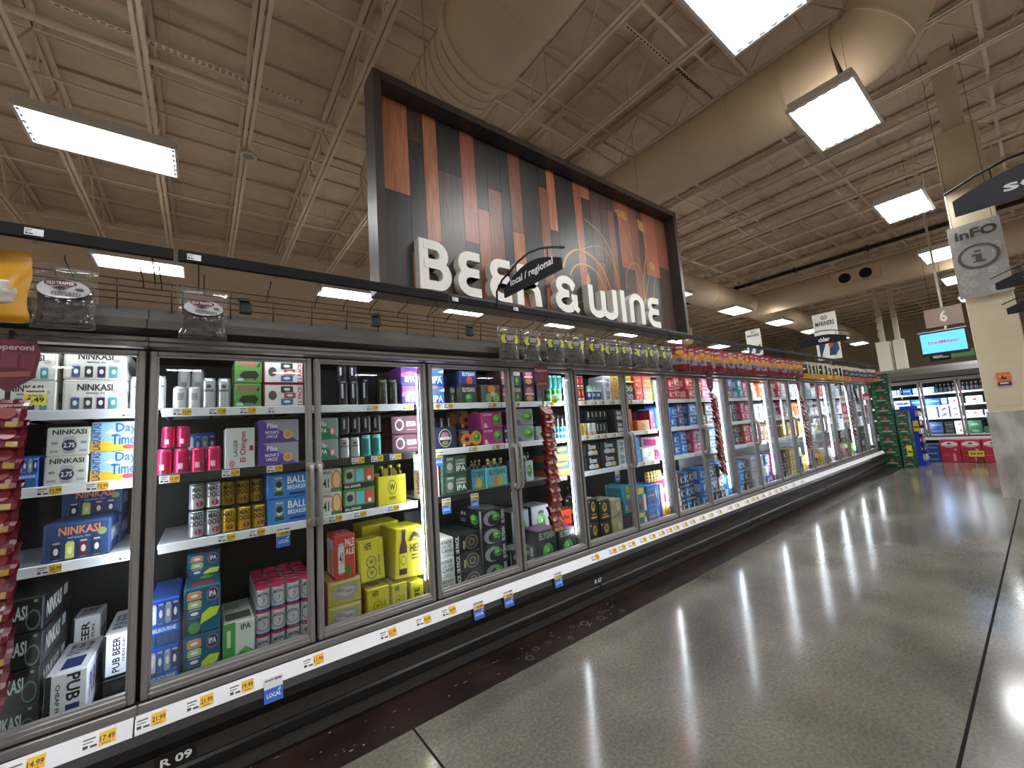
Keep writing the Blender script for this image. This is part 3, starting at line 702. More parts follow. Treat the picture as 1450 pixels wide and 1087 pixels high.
m_ = board(13.1, A_.y, B_.y, B_.z, A_.z, 'a08a78', [('t', .40, .22, .60, .82, '6', 'f0eee8')])
po = MB(); po.tube([(13.135, (A_.y + B_.y) / 2, at(1302, 475, x=13.05).z + .057), (13.12, (A_.y + B_.y) / 2, 7.6)], .022, mat('cfcac0', .4), 8)
thing('aisle_sign', [('board', m_), ('pole', po.mesh('pole'))], 'tan board with a white 6 on a white ceiling pole', 'sign')
A_ = at(1302, 475, x=13.05); B_ = at(1371, 493, x=13.05)
SCRM = emit('screen_light', '4f9fd8', 1.0); TXT = emit('screen_text', 'a02a5a', .7)
b = MB(); b.box(13.05, 13.11, B_.y - .02, A_.y + .02, B_.z - .06, A_.z + .03, mat('111113', .3), .008); bez = b.mesh('bezel')
b = MB(); b.box(13.046, 13.05, B_.y, A_.y, B_.z, A_.z, SCRM)
v, f_, _ = text_geo('FredMeyer'); fr = flat_frame((13.045, A_.y, B_.z), (0, B_.y - A_.y, 0), (0, 0, A_.z - B_.z))
b.add([fr(.17 + .68 * x, .40 + .2 * y, .001) for x, y in v], f_, TXT); scr = b.mesh('screen')
b = MB(); b.box(13.11, 13.14, (A_.y + B_.y) / 2 - .1, (A_.y + B_.y) / 2 + .1, B_.z + .1, A_.z + .03, mat('d8d4cc', .4), .004)
b.box(13.02, 13.14, B_.y - .03, A_.y + .03, A_.z + .03, A_.z + .05, mat('d8d4cc', .4), .004)
thing('screen', [('bezel', bez), ('display', scr), ('bracket', b.mesh('bracket'))], 'lit blue television screen hanging under the tan six board', 'screen')
p = at(1331, 504, x=13.6)
WR_ = lambda x, y, z: MB().tube([(x + .006, y, z), (x + .006, y, 7.68)], .003, WIRE, 4).mesh('wire')
thing('hanging_tag', [('wire', WR_(13.6, p.y, p.z + .08)), ('board', board(13.6, p.y + .17, p.y - .17, p.z - .1, p.z + .09, '17181a', [('e', .4, .5, .25, .22, 'cfcfcf'), ('r', .62, .3, .9, .45, 'cfcfcf')]))], 'small black board with white fish mark under the screen', 'sign')
p = at(1353, 501, x=15.4)
thing('hanging_tag', [('wire', WR_(15.4, p.y, p.z + .08)), ('board', board(15.4, p.y + .4, p.y - .32, p.z - .09, p.z + .09, '3d6a34', [('r', .1, .25, .9, .35, '4f8443')]))], 'long dull green board beyond the screen', 'sign')
def pole_sign(x, px0, px1, py0, py1, base, art, label, zfoot):
    a, c = at(px0, py0, x=x), at(px1, py1, x=x); m = board(x, a.y, c.y, c.z, a.z, base, art)
    po = MB(); po.tube([(x + .02, (a.y + c.y) / 2, zfoot), (x + .02, (a.y + c.y) / 2, a.z)], .01, CAB, 6)
    thing('pole_sign', [('board', m), ('pole', po.mesh('pole'))], label, 'sign')
GOM = [('t', .36, .86, .64, .95, 'GO', '1d1d22'), ('t', .1, .73, .9, .83, 'MARINERS', '1d1d22'), ('r', .12, .08, .8, .36, '223a63'), ('p', [(.2, .1), (.45, .38), (.6, .36), (.5, .06)], 'e8e6e0'), ('e', .62, .3, .1, .05, 'b5523f'), ('p', [(.75, .06), (.95, .2), (.9, .4), (.8, .4)], '3a4c70')]
pole_sign(12.0, 1149, 1193, 447, 506, 'e9e6de', GOM, 'tall white board with navy two-line lettering behind the cider blade sign', 2.35)
pole_sign(12.6, 1055, 1081, 469, 502, 'e9e6de', GOM, 'smaller white two-line lettered board standing beyond the cooler', 0.0)
pole_sign(13.3, 963, 982, 467, 486, 'b08a6c', [('t', .36, .2, .64, .8, '8', 'f0eee8')], 'tan board with a white 8 just past the big sign', 0.0)

# ------------------------------------------------------------------ packaged drinks
T4 = lambda cs, v0=.05, v1=.46: [('can', .13 + .2 * i, v0, .26 + .2 * i, v1, c) for i, c in enumerate(cs)]
def hop(u, v, r, asp=1.0): return [('e', u, v, r, r * asp, '4f9a3a'), ('e', u - r * .3, v + r * asp * .3, r * .5, r * asp * .45, '7cc257'), ('e', u + r * .35, v - r * asp * .2, r * .45, r * asp * .4, '2f6e2a'), ('e', u + r * .1, v + r * asp * .1, r * .2, r * asp * .2, 'b7e08a')]
HOPF = [('e', .40, .5, .33, .42, '8b9196'), ('e', .47, .42, .22, .3, '0c0b12')] + hop(.60, .55, .17, 1.25) + [('t', .80, .12, .93, .9, 'ELYSIAN', 'd9dbe0', 90)]
S = {   # colour of the box, printed faces, look (words for the label), kind
 'nink_w': dict(c='dedbd2', f=[('o', .03, .05, .97, .95, .006, .012, '9a9890'), ('t', .22, .64, .78, .86, 'NINKASI', '17181c'), ('t', .36, .53, .66, .59, 'IMPERIAL IPA', '55555a'), ('e', .84, .62, .06, .07, 'b7b3a6')] + T4(('45597c', '2c4033', '33274a', '3f9aa0')), s=[('t', .1, .3, .9, .7, 'NINKASI', '2a2b30')], look='white carton with four can pictures'),
 'nink_275': dict(c='d9dad2', f=[('t', .12, .74, .9, .92, 'NINKASI', '23252c'), ('can', .36, .08, .66, .68, 'b9bcc0'), ('e', .51, .36, .17, .2, '1f2a4a'), ('t', .38, .28, .64, .45, '2.75', 'eceef2'), ('r', .08, .12, .28, .2, 'a9aca8'), ('r', .74, .12, .92, .2, 'a9aca8'), ('e', .18, .45, .08, .05, '8f9390'), ('e', .84, .45, .08, .05, '8f9390')], s=[('t', .1, .4, .9, .7, 'NINKASI', '23252c')], look='pale grey carton with one navy badge can picture'),
 'daytime': dict(c='9dc3e6', f=[('p', [(0, 0), (1, 0), (1, .16), (0, .38)], 'f2b632'), ('t', .04, .05, .2, .96, 'LAGUNITAS', '274a86', 90), ('t', .5, .55, .95, .95, 'Day', '2a4f9c'), ('t', .42, .2, .92, .56, 'Time', '2a4f9c'), ('p', [(.28, .62), (.46, .56), (.52, .68), (.40, .72)], 'dfe8f0'), ('e', .8, .12, .14, .08, 'c8304a')], s=[('t', .1, .3, .9, .7, 'LAGUNITAS', '274a86')], look='sky blue and yellow carton'),
 'nink_b': dict(c='24406f', f=[('o', .03, .05, .97, .95, .005, .01, '4f6a99'), ('t', .22, .66, .84, .88, 'NINKASI', 'e58a5a'), ('e', .87, .66, .07, .1, '8f9a5a'), ('t', .36, .56, .7, .61, 'IMPERIAL IPA', 'aab4c8')] + T4(('1b2336', 'd5d94a', '6a2a3c', '2a3350'), .04, .5), s=[('t', .1, .3, .9, .7, 'NINKASI', 'c8cdd8')], look='navy carton with orange lettering'),
 'nink_k': dict(c='0c0d0d', f=[('t', .2, .4, .74, .8, 'NINKASI', 'c9ccc8'), ('g', .84, .35, .12, .3, .2, '4f6f70'), ('r', .84, .85, .9, .93, '8f9290')], s=[('t', .1, .25, .6, .75, 'NINKASI', 'c9ccc8'), ('r', .68, .4, .82, .75, 'b9bcb8')], look='black case with white slanted lettering'),
 'pub': dict(c='d8d8da', f=[('t', .34, .08, .62, .92, 'PUB BEER', '1a1c22', 90), ('t', .7, .3, .8, .86, 'CHEAP FUN', '3a3c44', 90), ('r', 0, 0, .1, 1, '17181c')], s=[('t', .15, .3, .85, .75, 'PUB BEER', '2a3a6a')], t=[('t', .2, .2, .8, .8, 'PUB BEER', '4a4c54', 90)], look='white case lettered up its side'),
 'pub2': dict(c='d8d8da', f=[('t', .5, .42, .82, .95, 'PUB', '1a1c22', -90), ('r', .5, .04, .82, .36, '25336b'), ('t', .26, .1, .36, .8, 'CHEAP FUN', '3a3c44', -90), ('r', .02, 0, .16, 1, '17181c')], s=[('t', .15, .3, .85, .75, 'PUB BEER', '2a3a6a')], s2=[('t', .1, .3, .8, .8, 'PUB BEER', '2a3a6a')], t=[('r', .28, .1, .78, .42, '25336b'), ('t', .2, .52, .8, .9, 'PUB BEER', '4a4c54', 90)], look='big white beer case with a blue patch lying end-on'),
 'deer': dict(c='5f9a4a', f=[('t', .12, .7, .8, .92, 'REINDEER', 'c74560'), ('p', [(.15, .3), (.3, .5), (.75, .52), (.9, .35), (.8, .2), (.3, .2)], '3a2a20'), ('r', .3, .12, .36, .25, '3a2a20'), ('r', .7, .12, .76, .25, '3a2a20'), ('p', [(.78, .7), (.95, .92), (.9, .66)], '1f3a1c'), ('e', .2, .14, .14, .06, 'c9d8e0')], s=[('r', .2, .3, .8, .7, '3f7432')], look='green carton with a brown deer picture'),
 'twelve': dict(c='8a2a30', f=[('r', .04, .06, .96, .94, 'e4e2dc'), ('t', .84, .08, .94, .92, '12 PACK', 'a33438', 90), ('can', .42, .6, .72, .92, '3a3530'), ('can', .42, .08, .72, .38, '4a6a9a'), ('can', .5, .36, .78, .64, 'b5503f'), ('e', .22, .5, .1, .2, '55504a')], s=[('r', .2, .2, .8, .8, 'b5453f')], look='white twelve-pack carton with a dark red border'),
 'chingon': dict(c='d5d3d4', f=[('t', .5, .15, .74, .9, 'El Chingon', 'a8323f', 90), ('t', .28, .3, .42, .72, 'LAGER', '6a6468', 90), ('e', .24, .12, .1, .09, 'c98a90'), ('r', .82, .42, .94, .55, '9a2a34')], s=[('r', .3, .3, .7, .7, 'b9b6b8')], look='white lager carton standing on end with red script'),
 'monk': dict(c='9c98a6', f=[('p', [(0, 0), (1, 0), (.1, .98), (0, .98)], '5b3c99'), ('t', .2, .62, .46, .85, 'Pike', 'f0eef6'), ('t', .16, .38, .5, .52, "MONK'S", 'e8e2f2'), ('t', .18, .2, .46, .34, 'UNCLE', 'e8e2f2'), ('e', .72, .32, .12, .2, 'd8b25a'), ('e', .72, .32, .08, .13, 'c29438')], s=[('r', .1, .1, .9, .9, '5b3c99')], look='purple and grey carton with gold seal'),
 'pikeg': dict(c='8d9a98', f=[('p', [(0, 0), (1, 0), (.1, .98), (0, .98)], '1d7a55'), ('t', .2, .6, .44, .82, 'Pike', 'f0eef6'), ('t', .16, .3, .48, .5, 'IPA', 'e2f2ea'), ('e', .72, .36, .12, .2, 'd8788a'), ('e', .72, .36, .07, .12, 'e8dada')], s=[('r', .1, .1, .9, .9, '1d7a55')], look='green and grey carton with pink seal'),
 'ballb': dict(c='2f7ccf', f=[('can', .16, .12, .42, .88, '6a8a9a'), ('e', .29, .58, .08, .14, '2a3238'), ('r', .18, .14, .4, .3, '2f4a2a'), ('t', .5, .58, .98, .88, 'BALL', 'eef2f6'), ('t', .5, .34, .98, .52, 'BREAKER', 'eef2f6'), ('r', .55, .12, .95, .22, '1a3a6a')], s=[('r', .2, .2, .8, .8, '4a92dc')], look='bright blue carton with white block lettering'),
 'melb': dict(c='1c55c0', f=[('r', .02, .3, .98, .42, '2f86e0'), ('t', .06, .32, .9, .4, 'MELBOURNE', 'e8eef6')] + [('can', .05 + .24 * i, .48, .25 + .24 * i, .92, c) for i, c in enumerate(('c9d3de', '3a62b0', '8fa2b8', '2a3a66'))] + [('r', .06 + .22 * i, .05, .22 + .22 * i, .26, '3f5a78') for i in range(4)], s=[('r', .1, .1, .9, .9, '2558b8')], t=[('r', .1 + .2 * i, .1 + .22 * j, .26 + .2 * i, .28 + .22 * j, '35507a') for i in range(4) for j in range(4)], look='blue beer case with silver can pictures'),
 'ipa': dict(c='125a7a', f=[('p', [(0, 0), (.5, 0), (.4, .5), (0, .6)], '0f3a4c'), ('can', .1, .74, .48, .92, 'd98a4a'), ('can', .12, .56, .48, .72, 'a9c26a'), ('can', .1, .36, .5, .54, '2f4f8a'), ('e', .3, .16, .16, .12, '3f8a4a'), ('p', [(.45, .2), (.9, .34), (.98, .5), (.7, .52), (.5, .42)], 'c8dc3a'), ('e', .78, .8, .17, .15, 'c96a6a'), ('e', .78, .8, .15, .13, '1f3f5f'), ('t', .68, .75, .88, .87, 'IPA', 'f0f0f0')], s=[('r', .2, .2, .8, .8, '1d4a5a')], t=[('r', .2, .1, .8, .4, '8f3a3a'), ('e', .6, .7, .2, .16, '6ab04a')], look='dark teal pack with round seal'),
 'mosaic': dict(c='d4d8d2', f=[('r', 0, 0, .38, 1, '4f9a4a'), ('p', [(.3, 0), (.95, 0), (.98, .3), (.7, .44), (.42, .32)], '6cae5a'), ('e', .6, .2, .2, .14, '3f7f3a'), ('r', .12, .5, .24, .85, 'c6e0b8'), ('t', .55, .8, .86, .92, 'IPA', '2f3a34')], s=[('r', .1, .2, .9, .8, '9aa69a')], t=[('r', .1, .1, .9, .4, '5a6258'), ('r', .1, .6, .6, .8, 'b0b6b0')], look='white and green case with leaf print'),
 'imper': dict(c='dcd8d2', f=[('t', .06, .78, .6, .9, 'IMPERIAL', 'b03a48'), ('e', .78, .48, .22, .44, 'd0703a'), ('e', .78, .5, .16, .36, 'e8c08a'), ('r', .55, 0, 1, .16, '5a7a3a'), ('t', .22, .2, .46, .6, '41', '26262a')], s=[('r', 0, 0, 1, .3, 'b03a48')], look='white carton with orange slice picture'),
 'bbvar': dict(c='4c8a34', f=[('r', 0, 0, 1, .24, '17181a'), ('t', .05, .06, .55, .18, 'BALL BREAKER', 'd9dcd6'), ('can', .06, .28, .36, .88, '9aa2a0'), ('e', .2, .6, .1, .16, '22262a'), ('r', .4, .3, .66, .86, '6fb0c0'), ('r', .7, .3, .96, .86, 'c8483f'), ('e', .83, .42, .06, .1, 'ece6e0')], s=[('r', 0, 0, 1, .3, '17181a')], look='green and black variety carton with three can pictures'),
 'hefe': dict(c='c9bd1c', f=[('t', .22, .76, .5, .92, 'HEFE', '24230f'), ('o', .03, .03, .97, .97, .012, .012, '8f8712'), ('g', .46, .46, .2, .14, .12, '2a2910'), ('g', .46, .2, .2, .14, .12, '2a2910'), ('t', .38, .41, .54, .51, 'W', '2a2910'), ('t', .38, .15, .54, .25, 'W', '2a2910'), ('r', .74, .1, .8, .34, '8f8712'), ('r', .74, .4, .8, .6, '8f8712')], s=[('g', .5, .5, .3, .3, .12, '5a5612'), ('t', .36, .38, .64, .62, 'W', '5a5612')], t=[('t', .3, .3, .7, .5, 'HEFE', '5a5612')], look='yellow carton with black emblem'),
 'hefe_side': dict(c='c9bd1c', f=[('t', .3, .08, .7, .75, 'HEFE', '24230f', 90), ('p', [(0, .8), (1, .84), (.9, .98), (.1, .98)], 'd9cf3a')], s=[('g', .5, .5, .3, .3, .12, '5a5612')], look='yellow carton with torn flap and sideways lettering'),
 'hefe_big': dict(c='c9bd1c', f=[('r', .14, .08, .4, .62, '4a1f18'), ('p', [(.14, .6), (.4, .6), (.33, .78), (.33, .93), (.21, .93), (.21, .78)], '4a1f18'), ('r', .15, .2, .39, .5, 'd8cb28'), ('g', .27, .36, .09, .09, .16, '24230f'), ('r', .2, .92, .34, .97, '6a5a14'), ('t', .5, .5, .94, .66, 'HEFE', '1a190a'), ('r', .56, .42, .9, .46, '5a5612'), ('r', .56, .35, .9, .39, '5a5612'), ('p', [(.42, .72), (.62, .92), (.84, .84), (.86, .76)], '1a190a'), ('p', [(.5, .74), (.62, .82), (.8, .77)], '9a9016')], s=[('r', .1, .1, .4, .18, 'a89e18')], t=[('g', .3, .5, .16, .2, .15, '6a6414'), ('o', .56, .3, .9, .8, .02, .03, '6a6414'), ('r', .62, .4, .84, .5, '6a6414')], look='large tipped yellow case with bottle picture'),
 'hefe_top': dict(c='c9bd1c', f=[('r', .3, .4, .5, .55, '3a380f')], s=[('g', .5, .5, .25, .3, .12, '5a5612')], t=[], look='plain yellow case lying behind the tipped one'),
 'paleale': dict(c='c23a34', f=[('can', .18, .12, .48, .82, 'd8d4ce'), ('t', .24, .36, .42, .62, '41', '26262a'), ('t', .52, .72, .95, .9, 'PALE', 'ecdcd4'), ('t', .52, .54, .95, .68, 'ALE', 'ecdcd4'), ('e', .66, .2, .12, .12, '3a7a2c')], s=[('r', .1, .1, .9, .9, 'd8d0cc'), ('e', .6, .4, .26, .3, 'd88a4a')], t=[('r', .2, .2, .85, .75, 'c9a8a4'), ('t', .3, .35, .75, .6, '41', '3a2c2c')], look='red and orange carton with white can picture'),
 'cans12': dict(c='b3a552', f=[('p', [(.14, .52), (.35, .84), (.86, .74), (.9, .46), (.7, .16), (.4, .2)], '9d9a98'), ('p', [(.26, .5), (.42, .72), (.78, .64), (.76, .4), (.5, .3)], 'b9b6b4'), ('t', .3, .52, .5, .66, 'RODEO', 'a33440'), ('t', .52, .44, .74, .56, 'RODEO', '8f2f3a'), ('r', .1, .88, .95, .95, 'cfc6a0')], s=[('r', 0, 0, 1, 1, 'b02c34'), ('t', .3, .1, .7, .9, '12 CANS', 'ecd8c0', 90)], look='straw coloured case with red end'),
 'iipa': dict(c='7a3f9a', f=[('r', 0, 0, 1, .42, '2c2f8a'), ('p', [(0, .42), (1, .42), (.6, .75), (0, .6)], 'c9608a'), ('t', .2, .16, .8, .46, 'IIPA', 'e6e0ec'), ('t', .3, .56, .86, .68, 'JUICY', 'e8b8d0'), ('e', .5, .85, .3, .1, '5a3f8f')], s=[('r', .1, .1, .9, .9, '6a3a8c')], look='violet carton with pink sunset band and IIPA lettering'),
 'iipab': dict(c='3f7fc4', f=[('r', 0, 0, 1, .25, '1f5ab0'), ('t', .1, .1, .9, .46, 'IIPA', 'e8eef4'), ('t', .15, .56, .85, .66, 'JUICY', 'c86a6a'), ('p', [(.6, .7), (1, .86), (1, .66)], 'e8e8ec'), ('r', .05, .84, .6, 1, 'b87a6a')], s=[('r', .1, .1, .9, .9, '2f6ab8')], look='sky blue carton with white IIPA lettering'),
 'esb': dict(c='421524', f=[('g', .3, .5, .16, .32, .3, 'b9a4a8'), ('t', .55, .4, .9, .68, 'ESB', 'd8c4c8'), ('r', .55, .2, .9, .25, '8f5a68'), ('r', .1, .85, .4, .9, '8f5a68')], s=[('r', .2, .2, .8, .8, '6f2a3f')], look='dark maroon carton with pale ring emblem'),
 'reds': dict(c='b02a3f', f=[('r', 0, 0, .6, 1, '8f1f34'), ('r', .62, 0, 1, 1, 'c2384a'), ('e', .75, .85, .08, .06, 'd8c48a'), ('r', .94, 0, 1, 1, 'e8dcdc')], s=[('r', 0, 0, 1, 1, 'd8d0c6'), ('t', .3, .15, .7, .85, 'Helles', '9a2a34', 90)], look='red carton with white script end standing by the door post'),
 'ballard': dict(c='17181b', f=[('t', .05, .5, .9, .68, 'BALLARD', '5a5c60')], s=[('t', .1, .4, .9, .6, 'BALLARD', '55575c')], look='black case with grey lettering'),
 'elyb': dict(c='1f3a7a', f=[('t', .14, .66, .86, .9, 'ELYSIAN', 'd8dce6'), ('e', .55, .36, .2, .28, 'c8523f'), ('r', 0, 0, 1, .14, '17202f')], s=[('r', .1, .1, .9, .9, '2a2f5a')], look='navy carton with red round figure'),
 'elyk': dict(c='3a3a3c', f=[('t', .14, .66, .86, .9, 'ELYSIAN', 'cfd2cc')] + hop(.5, .3, .2, 1.3), s=[('r', .1, .1, .9, .9, '55584a')], look='charcoal carton with green hop picture'),
 'elyo': dict(c='6a4a2c', f=[('e', .55, .76, .2, .2, 'd08a4a'), ('e', .38, .3, .16, .26, '8fae6a'), ('e', .75, .3, .18, .26, '9ab06a'), ('r', 0, 0, .18, 1, '3f6a6a'), ('e', .6, .5, .12, .14, 'c9c0a6')], s=[('t', .3, .1, .7, .9, 'ELYSIAN', '6fb0b0', 90), ('r', 0, 0, .2, 1, '2a4a4a')], look='brown carton with orange and green round prints'),
 'pink3': dict(c='3a2a30', f=[('e', .5, .7, .3, .2, 'c8607a'), ('e', .5, .25, .3, .18, 'c87a5a'), ('r', .1, .45, .9, .55, 'd8c0c4')], s=[('r', .2, .2, .8, .8, '4a343c')], look='dark carton with pink and coral prints'),
 'pump': dict(c='1a1412', f=[('e', .3, .45, .26, .36, 'd8782a'), ('e', .72, .5, .26, .42, 'dc8a34')] + hop(.74, .55, .16, 1.6) + [('e', .3, .45, .1, .12, '2a1a10'), ('r', .08, .8, .4, .95, '8f7a5a'), ('e', .16, .12, .06, .1, 'e0d8d0')], s=[('e', .5, .5, .4, .4, 'b0622a')], look='black carton with orange pumpkins'),
 'mag': dict(c='b8317f', f=[('t', .08, .78, .48, .92, 'ELYSIAN', 'f0d0e2'), ('e', .14, .22, .06, .12, 'f0e0ea'), ('r', .06, .05, .26, .12, 'f0e0ea')] + hop(.72, .52, .22, 1.6), s=[('r', .1, .1, .9, .9, '8a2a6a')], look='magenta carton with green hop face'),
 'vio': dict(c='2a1f4a', f=[('r', .1, .7, .9, .85, 'b0a8c8'), ('e', .5, .2, .2, .12, 'd0cce0')], s=[('r', .2, .2, .8, .8, '3a2c5f')], look='narrow dark violet carton'),
 'lhip': dict(c='2f4a3a', f=[('can', .16, .14, .46, .86, '4a6a54'), ('e', .31, .45, .11, .2, 'b0a8a8'), ('r', .2, .8, .46, .9, 'a9b8ae'), ('t', .56, .66, .92, .8, 'LONG', 'c9d4cc'), ('t', .54, .48, .94, .62, 'HAMMER', 'c9d4cc'), ('t', .56, .16, .94, .44, 'IPA', 'e8ece8')], s=[('r', .1, .1, .9, .9, '274032')], look='forest green carton with can picture and IPA lettering'),
 'pk18': dict(c='b9b9b4', f=[('t', .3, .7, .9, .86, '18 PACK', '23302f'), ('t', .32, .5, .86, .64, '12 FL. OZ.', '3f5a60'), ('t', .32, .26, .92, .44, 'CANS', '1f6068'), ('r', .04, .2, .2, .72, '9a6a5a'), ('r', .4, .1, .8, .14, '8a8c88')], s=[('r', .1, .1, .9, .9, 'a9a9a4')], look='pale grey eighteen-pack case with teal lettering'),
 'pk18k': dict(c='0e0d0f', f=[('t', .02, .06, .16, .94, '18 PACK', 'd9d9d6', 90), ('g', .64, .5, .26, .4, .16, '7a706a'), ('e', .64, .5, .2, .3, '3a3432'), ('r', .3, .2, .38, .62, 'a8966a'), ('g', .64, .5, .12, .2, .3, '8a807a')], s=[('r', .1, .1, .9, .9, '242326')], t=[('r', .1, .1, .9, .9, '232a30')], look='black eighteen-pack case with dim round crest'),
 'hop': dict(c='100e16', f=HOPF, s=[('t', .1, .6, .34, .8, 'IPA', 'c9bcd4'), ('r', .08, .2, .3, .4, '6a5a78')] + hop(.68, .45, .16, 1.9) + [('r', .92, 0, 1, 1, '8b9196')], t=[('e', .5, .5, .45, .4, '8f949a')], look='silver swirl case with green hop'),
 'hopg': dict(c='9aa0a6', f=[('e', .45, .14, .3, .13, '17151d'), ('e', .55, .76, .16, .08, '17151d')] + hop(.55, .45, .26, 1.1), s=[('r', 0, 0, 1, 1, '3a3c40'), ('r', .3, .1, .6, .9, '55585c')], t=[('r', .1, .1, .9, .9, '7a8088')], look='silver case with green hop leaning in its row'),
 'hopc': dict(c='8d929b', f=[('e', .14, .14, .1, .14, '2a2c3a'), ('p', [(0, 0), (.4, 0), (.3, .3), (0, .4)], '5a5f6c')] + hop(.7, .5, .26, 1.3), s=[('r', .1, .1, .9, .9, '2a2436')], look='silver carton with large green hop'),
 'hopl': dict(c='14121a', f=[('t', .12, .7, .88, .92, 'ELYSIAN', '9aa0a0')] + hop(.5, .3, .26, 1.0), s=[('r', .1, .1, .9, .9, '2c2a30')], t=[('r', .05, .05, .95, .95, '6f2a5f')], look='dark violet case with lettering above a hop'),
 'orng': dict(c='2c4a3a', f=[('r', 0, 0, 1, .42, 'd9741f'), ('p', [(.2, .6), (.9, .72), (.86, .86), (.3, .8)], 'd8962c'), ('r', .86, .4, 1, 1, '2a4fb0'), ('p', [(.1, .45), (.4, .5), (.3, .62)], 'e0b040')], s=[('r', 0, 0, 1, .45, 'a85a1c')], look='green and orange carton with blue corner'),
 'crate': dict(c='2a2426', f=[('r', 0, .1, 1, .95, 'd9401f'), ('t', .1, .4, .9, .7, 'crafe', '3a1210'), ('r', .2, .25, .7, .3, '7a2010')], s=[('r', 0, .2, 1, 1, 'a83018')], t=[('r', 0, 0, 1, 1, 'cc3d22')], look='orange-red case with dark lettering'),
 'stone': dict(c='0c0c12', f=[('t', .26, .52, .74, .92, 'Stone', 'e0e2e8'), ('e', .4, .26, .2, .2, 'c8ccd6'), ('e', .7, .24, .14, .2, 'd8b08a'), ('r', .05, .05, .95, .1, '3a3c4a')], s=[('r', .1, .1, .9, .9, '1c1d26')], look='black carton with white script'),
 'stonew': dict(c='d4d4dc', f=[('t', .2, .5, .8, .9, 'Stone', '4a4c5a'), ('e', .5, .28, .26, .16, '8a8c9a')], s=[('r', .1, .1, .9, .9, 'b4b4c0')], look='white carton with grey script'),
 'yell': dict(c='dfa324', f=[('g', .5, .5, .3, .36, .2, '2a2f4a'), ('r', .42, .3, .58, .7, '8a8c9a')], s=[('r', .1, .1, .9, .9, 'c08a1c')], look='golden yellow carton with dark ring emblem'),
 'gold': dict(c='0c0a0e', f=[('e', .5, .66, .2, .22, 'c9a23a'), ('e', .5, .7, .1, .12, '5a4414'), ('r', .3, .3, .7, .36, 'b0902f'), ('r', .2, .16, .8, .24, 'c9a23a'), ('r', .06, .85, .14, .93, 'd0d0d8')], s=[('t', .1, .3, .9, .6, 'Modelo', 'd8a04a'), ('r', .1, .8, .2, .9, 'c8c8d0')], t=[('r', .05, .1, .95, .9, 'a9a39a')], look='black case with gold lion crest'),
 'beige': dict(c='8f8258', f=[('e', .66, .6, .18, .24, 'b3a878'), ('r', .1, .1, .5, .2, '5a5236'), ('e', .66, .2, .16, .14, '6f6442')], s=[('r', .1, .1, .9, .9, '7a6e48')], t=[('r', .1, .1, .9, .9, 'b0a88c')], look='khaki gold case with faint crest'),
 'mixed': dict(c='2f9ab0', f=[('r', .3, .52, .68, .95, 'e0cf2c'), ('t', .34, .78, .64, .88, 'PACK', '2a2810'), ('t', .34, .66, .64, .76, 'MIXED', '2a2810'), ('e', .5, .22, .2, .2, 'c05a6a'), ('e', .8, .26, .16, .2, '2f6a5a'), ('r', .1, .1, .3, .3, '8ad0dc')], s=[('r', .1, .1, .9, .9, '1d6a7c')], look='aqua mixed pack with yellow label'),
 'mixed2': dict(c='1f7a86', f=[('r', .1, .7, .8, .94, 'd8cf2c'), ('r', .7, 0, 1, .66, 'e2e4e6'), ('e', .5, .3, .2, .2, 'b03a50'), ('r', .1, .1, .4, .3, '123f48')], s=[('r', .1, .1, .9, .9, '145a64')], look='teal mixed pack with white corner'),
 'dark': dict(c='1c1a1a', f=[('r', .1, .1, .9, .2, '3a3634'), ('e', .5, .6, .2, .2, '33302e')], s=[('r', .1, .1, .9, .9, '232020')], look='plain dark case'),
 'pacific': dict(c='1f74c8', f=[('r', 0, .44, .66, .56, 'c02a3a'), ('t', .05, .46, .6, .54, '12 PACK', 'e6e6ea'), ('p', [(.7, 1), (.8, .5), (.72, .3), (.64, .6)], 'a8d4f0'), ('t', .1, .76, .6, .86, 'LIGHT', '6ab0e0'), ('e', .5, .2, .3, .12, '134a90')], s=[('r', .1, .1, .9, .9, '1a5aa8')], look='deep blue case with red band'),
 'pinky': dict(c='e0c83a', f=[('r', 0, 0, .4, 1, 'e08ac0'), ('r', .4, 0, 1, .2, 'd83a6a'), ('r', .8, 0, 1, 1, 'f0ead0')], s=[('r', 0, 0, 1, 1, 'd87ab4')], look='pink and yellow carton'),
 'ylw': dict(c='d2a01c', f=[('r', .3, .1, .7, .7, 'a87a14'), ('r', .1, .85, .9, .95, 'e8c85a')], s=[('r', .2, .2, .8, .8, 'b88814')], look='narrow mustard yellow carton'),
 'round': dict(c='23402c', f=[('e', .3, .5, .22, .34, 'd8d6cc'), ('e', .74, .5, .22, .34, '9ab0cc'), ('e', .3, .5, .12, .2, '3a3a44'), ('e', .74, .5, .12, .2, 'b05a4a')], s=[('r', .1, .1, .9, .9, '1c3424')], look='dark green carton with two round badges'),
 'ybx': dict(c='cfc42c', f=[('r', .1, .5, .9, .6, '6f6a1c'), ('r', .2, .25, .8, .35, '8a841f')], s=[('r', .1, .1, .9, .9, 'b0a620')], look='lime yellow carton'),
 'orr': dict(c='e0501c', f=[('r', .2, .5, .8, .66, 'f0a080'), ('e', .3, .25, .08, .1, 'f4d8c8'), ('r', 0, 0, .12, 1, 'c03c14')], s=[('r', .1, .1, .9, .9, 'e8641f')], look='plain orange carton'),
 'orl': dict(c='e0701f', f=[('p', [(.2, .3), (.5, .75), (.8, .3)], '6a7a2c'), ('r', .3, .1, .7, .18, 'b03a1c')], s=[('r', .1, .1, .9, .9, 'c85a18')], look='orange carton with green leaf'),
 'plum': dict(c='7a1f44', f=[('r', .2, .8, .6, .86, 'e0c8d0'), ('r', .2, .68, .5, .73, 'c890a4'), ('r', .55, .2, .85, .28, 'e8d8dc')], s=[('r', .1, .1, .9, .9, '8a2a50')], look='plum red carton with pale lettering'),
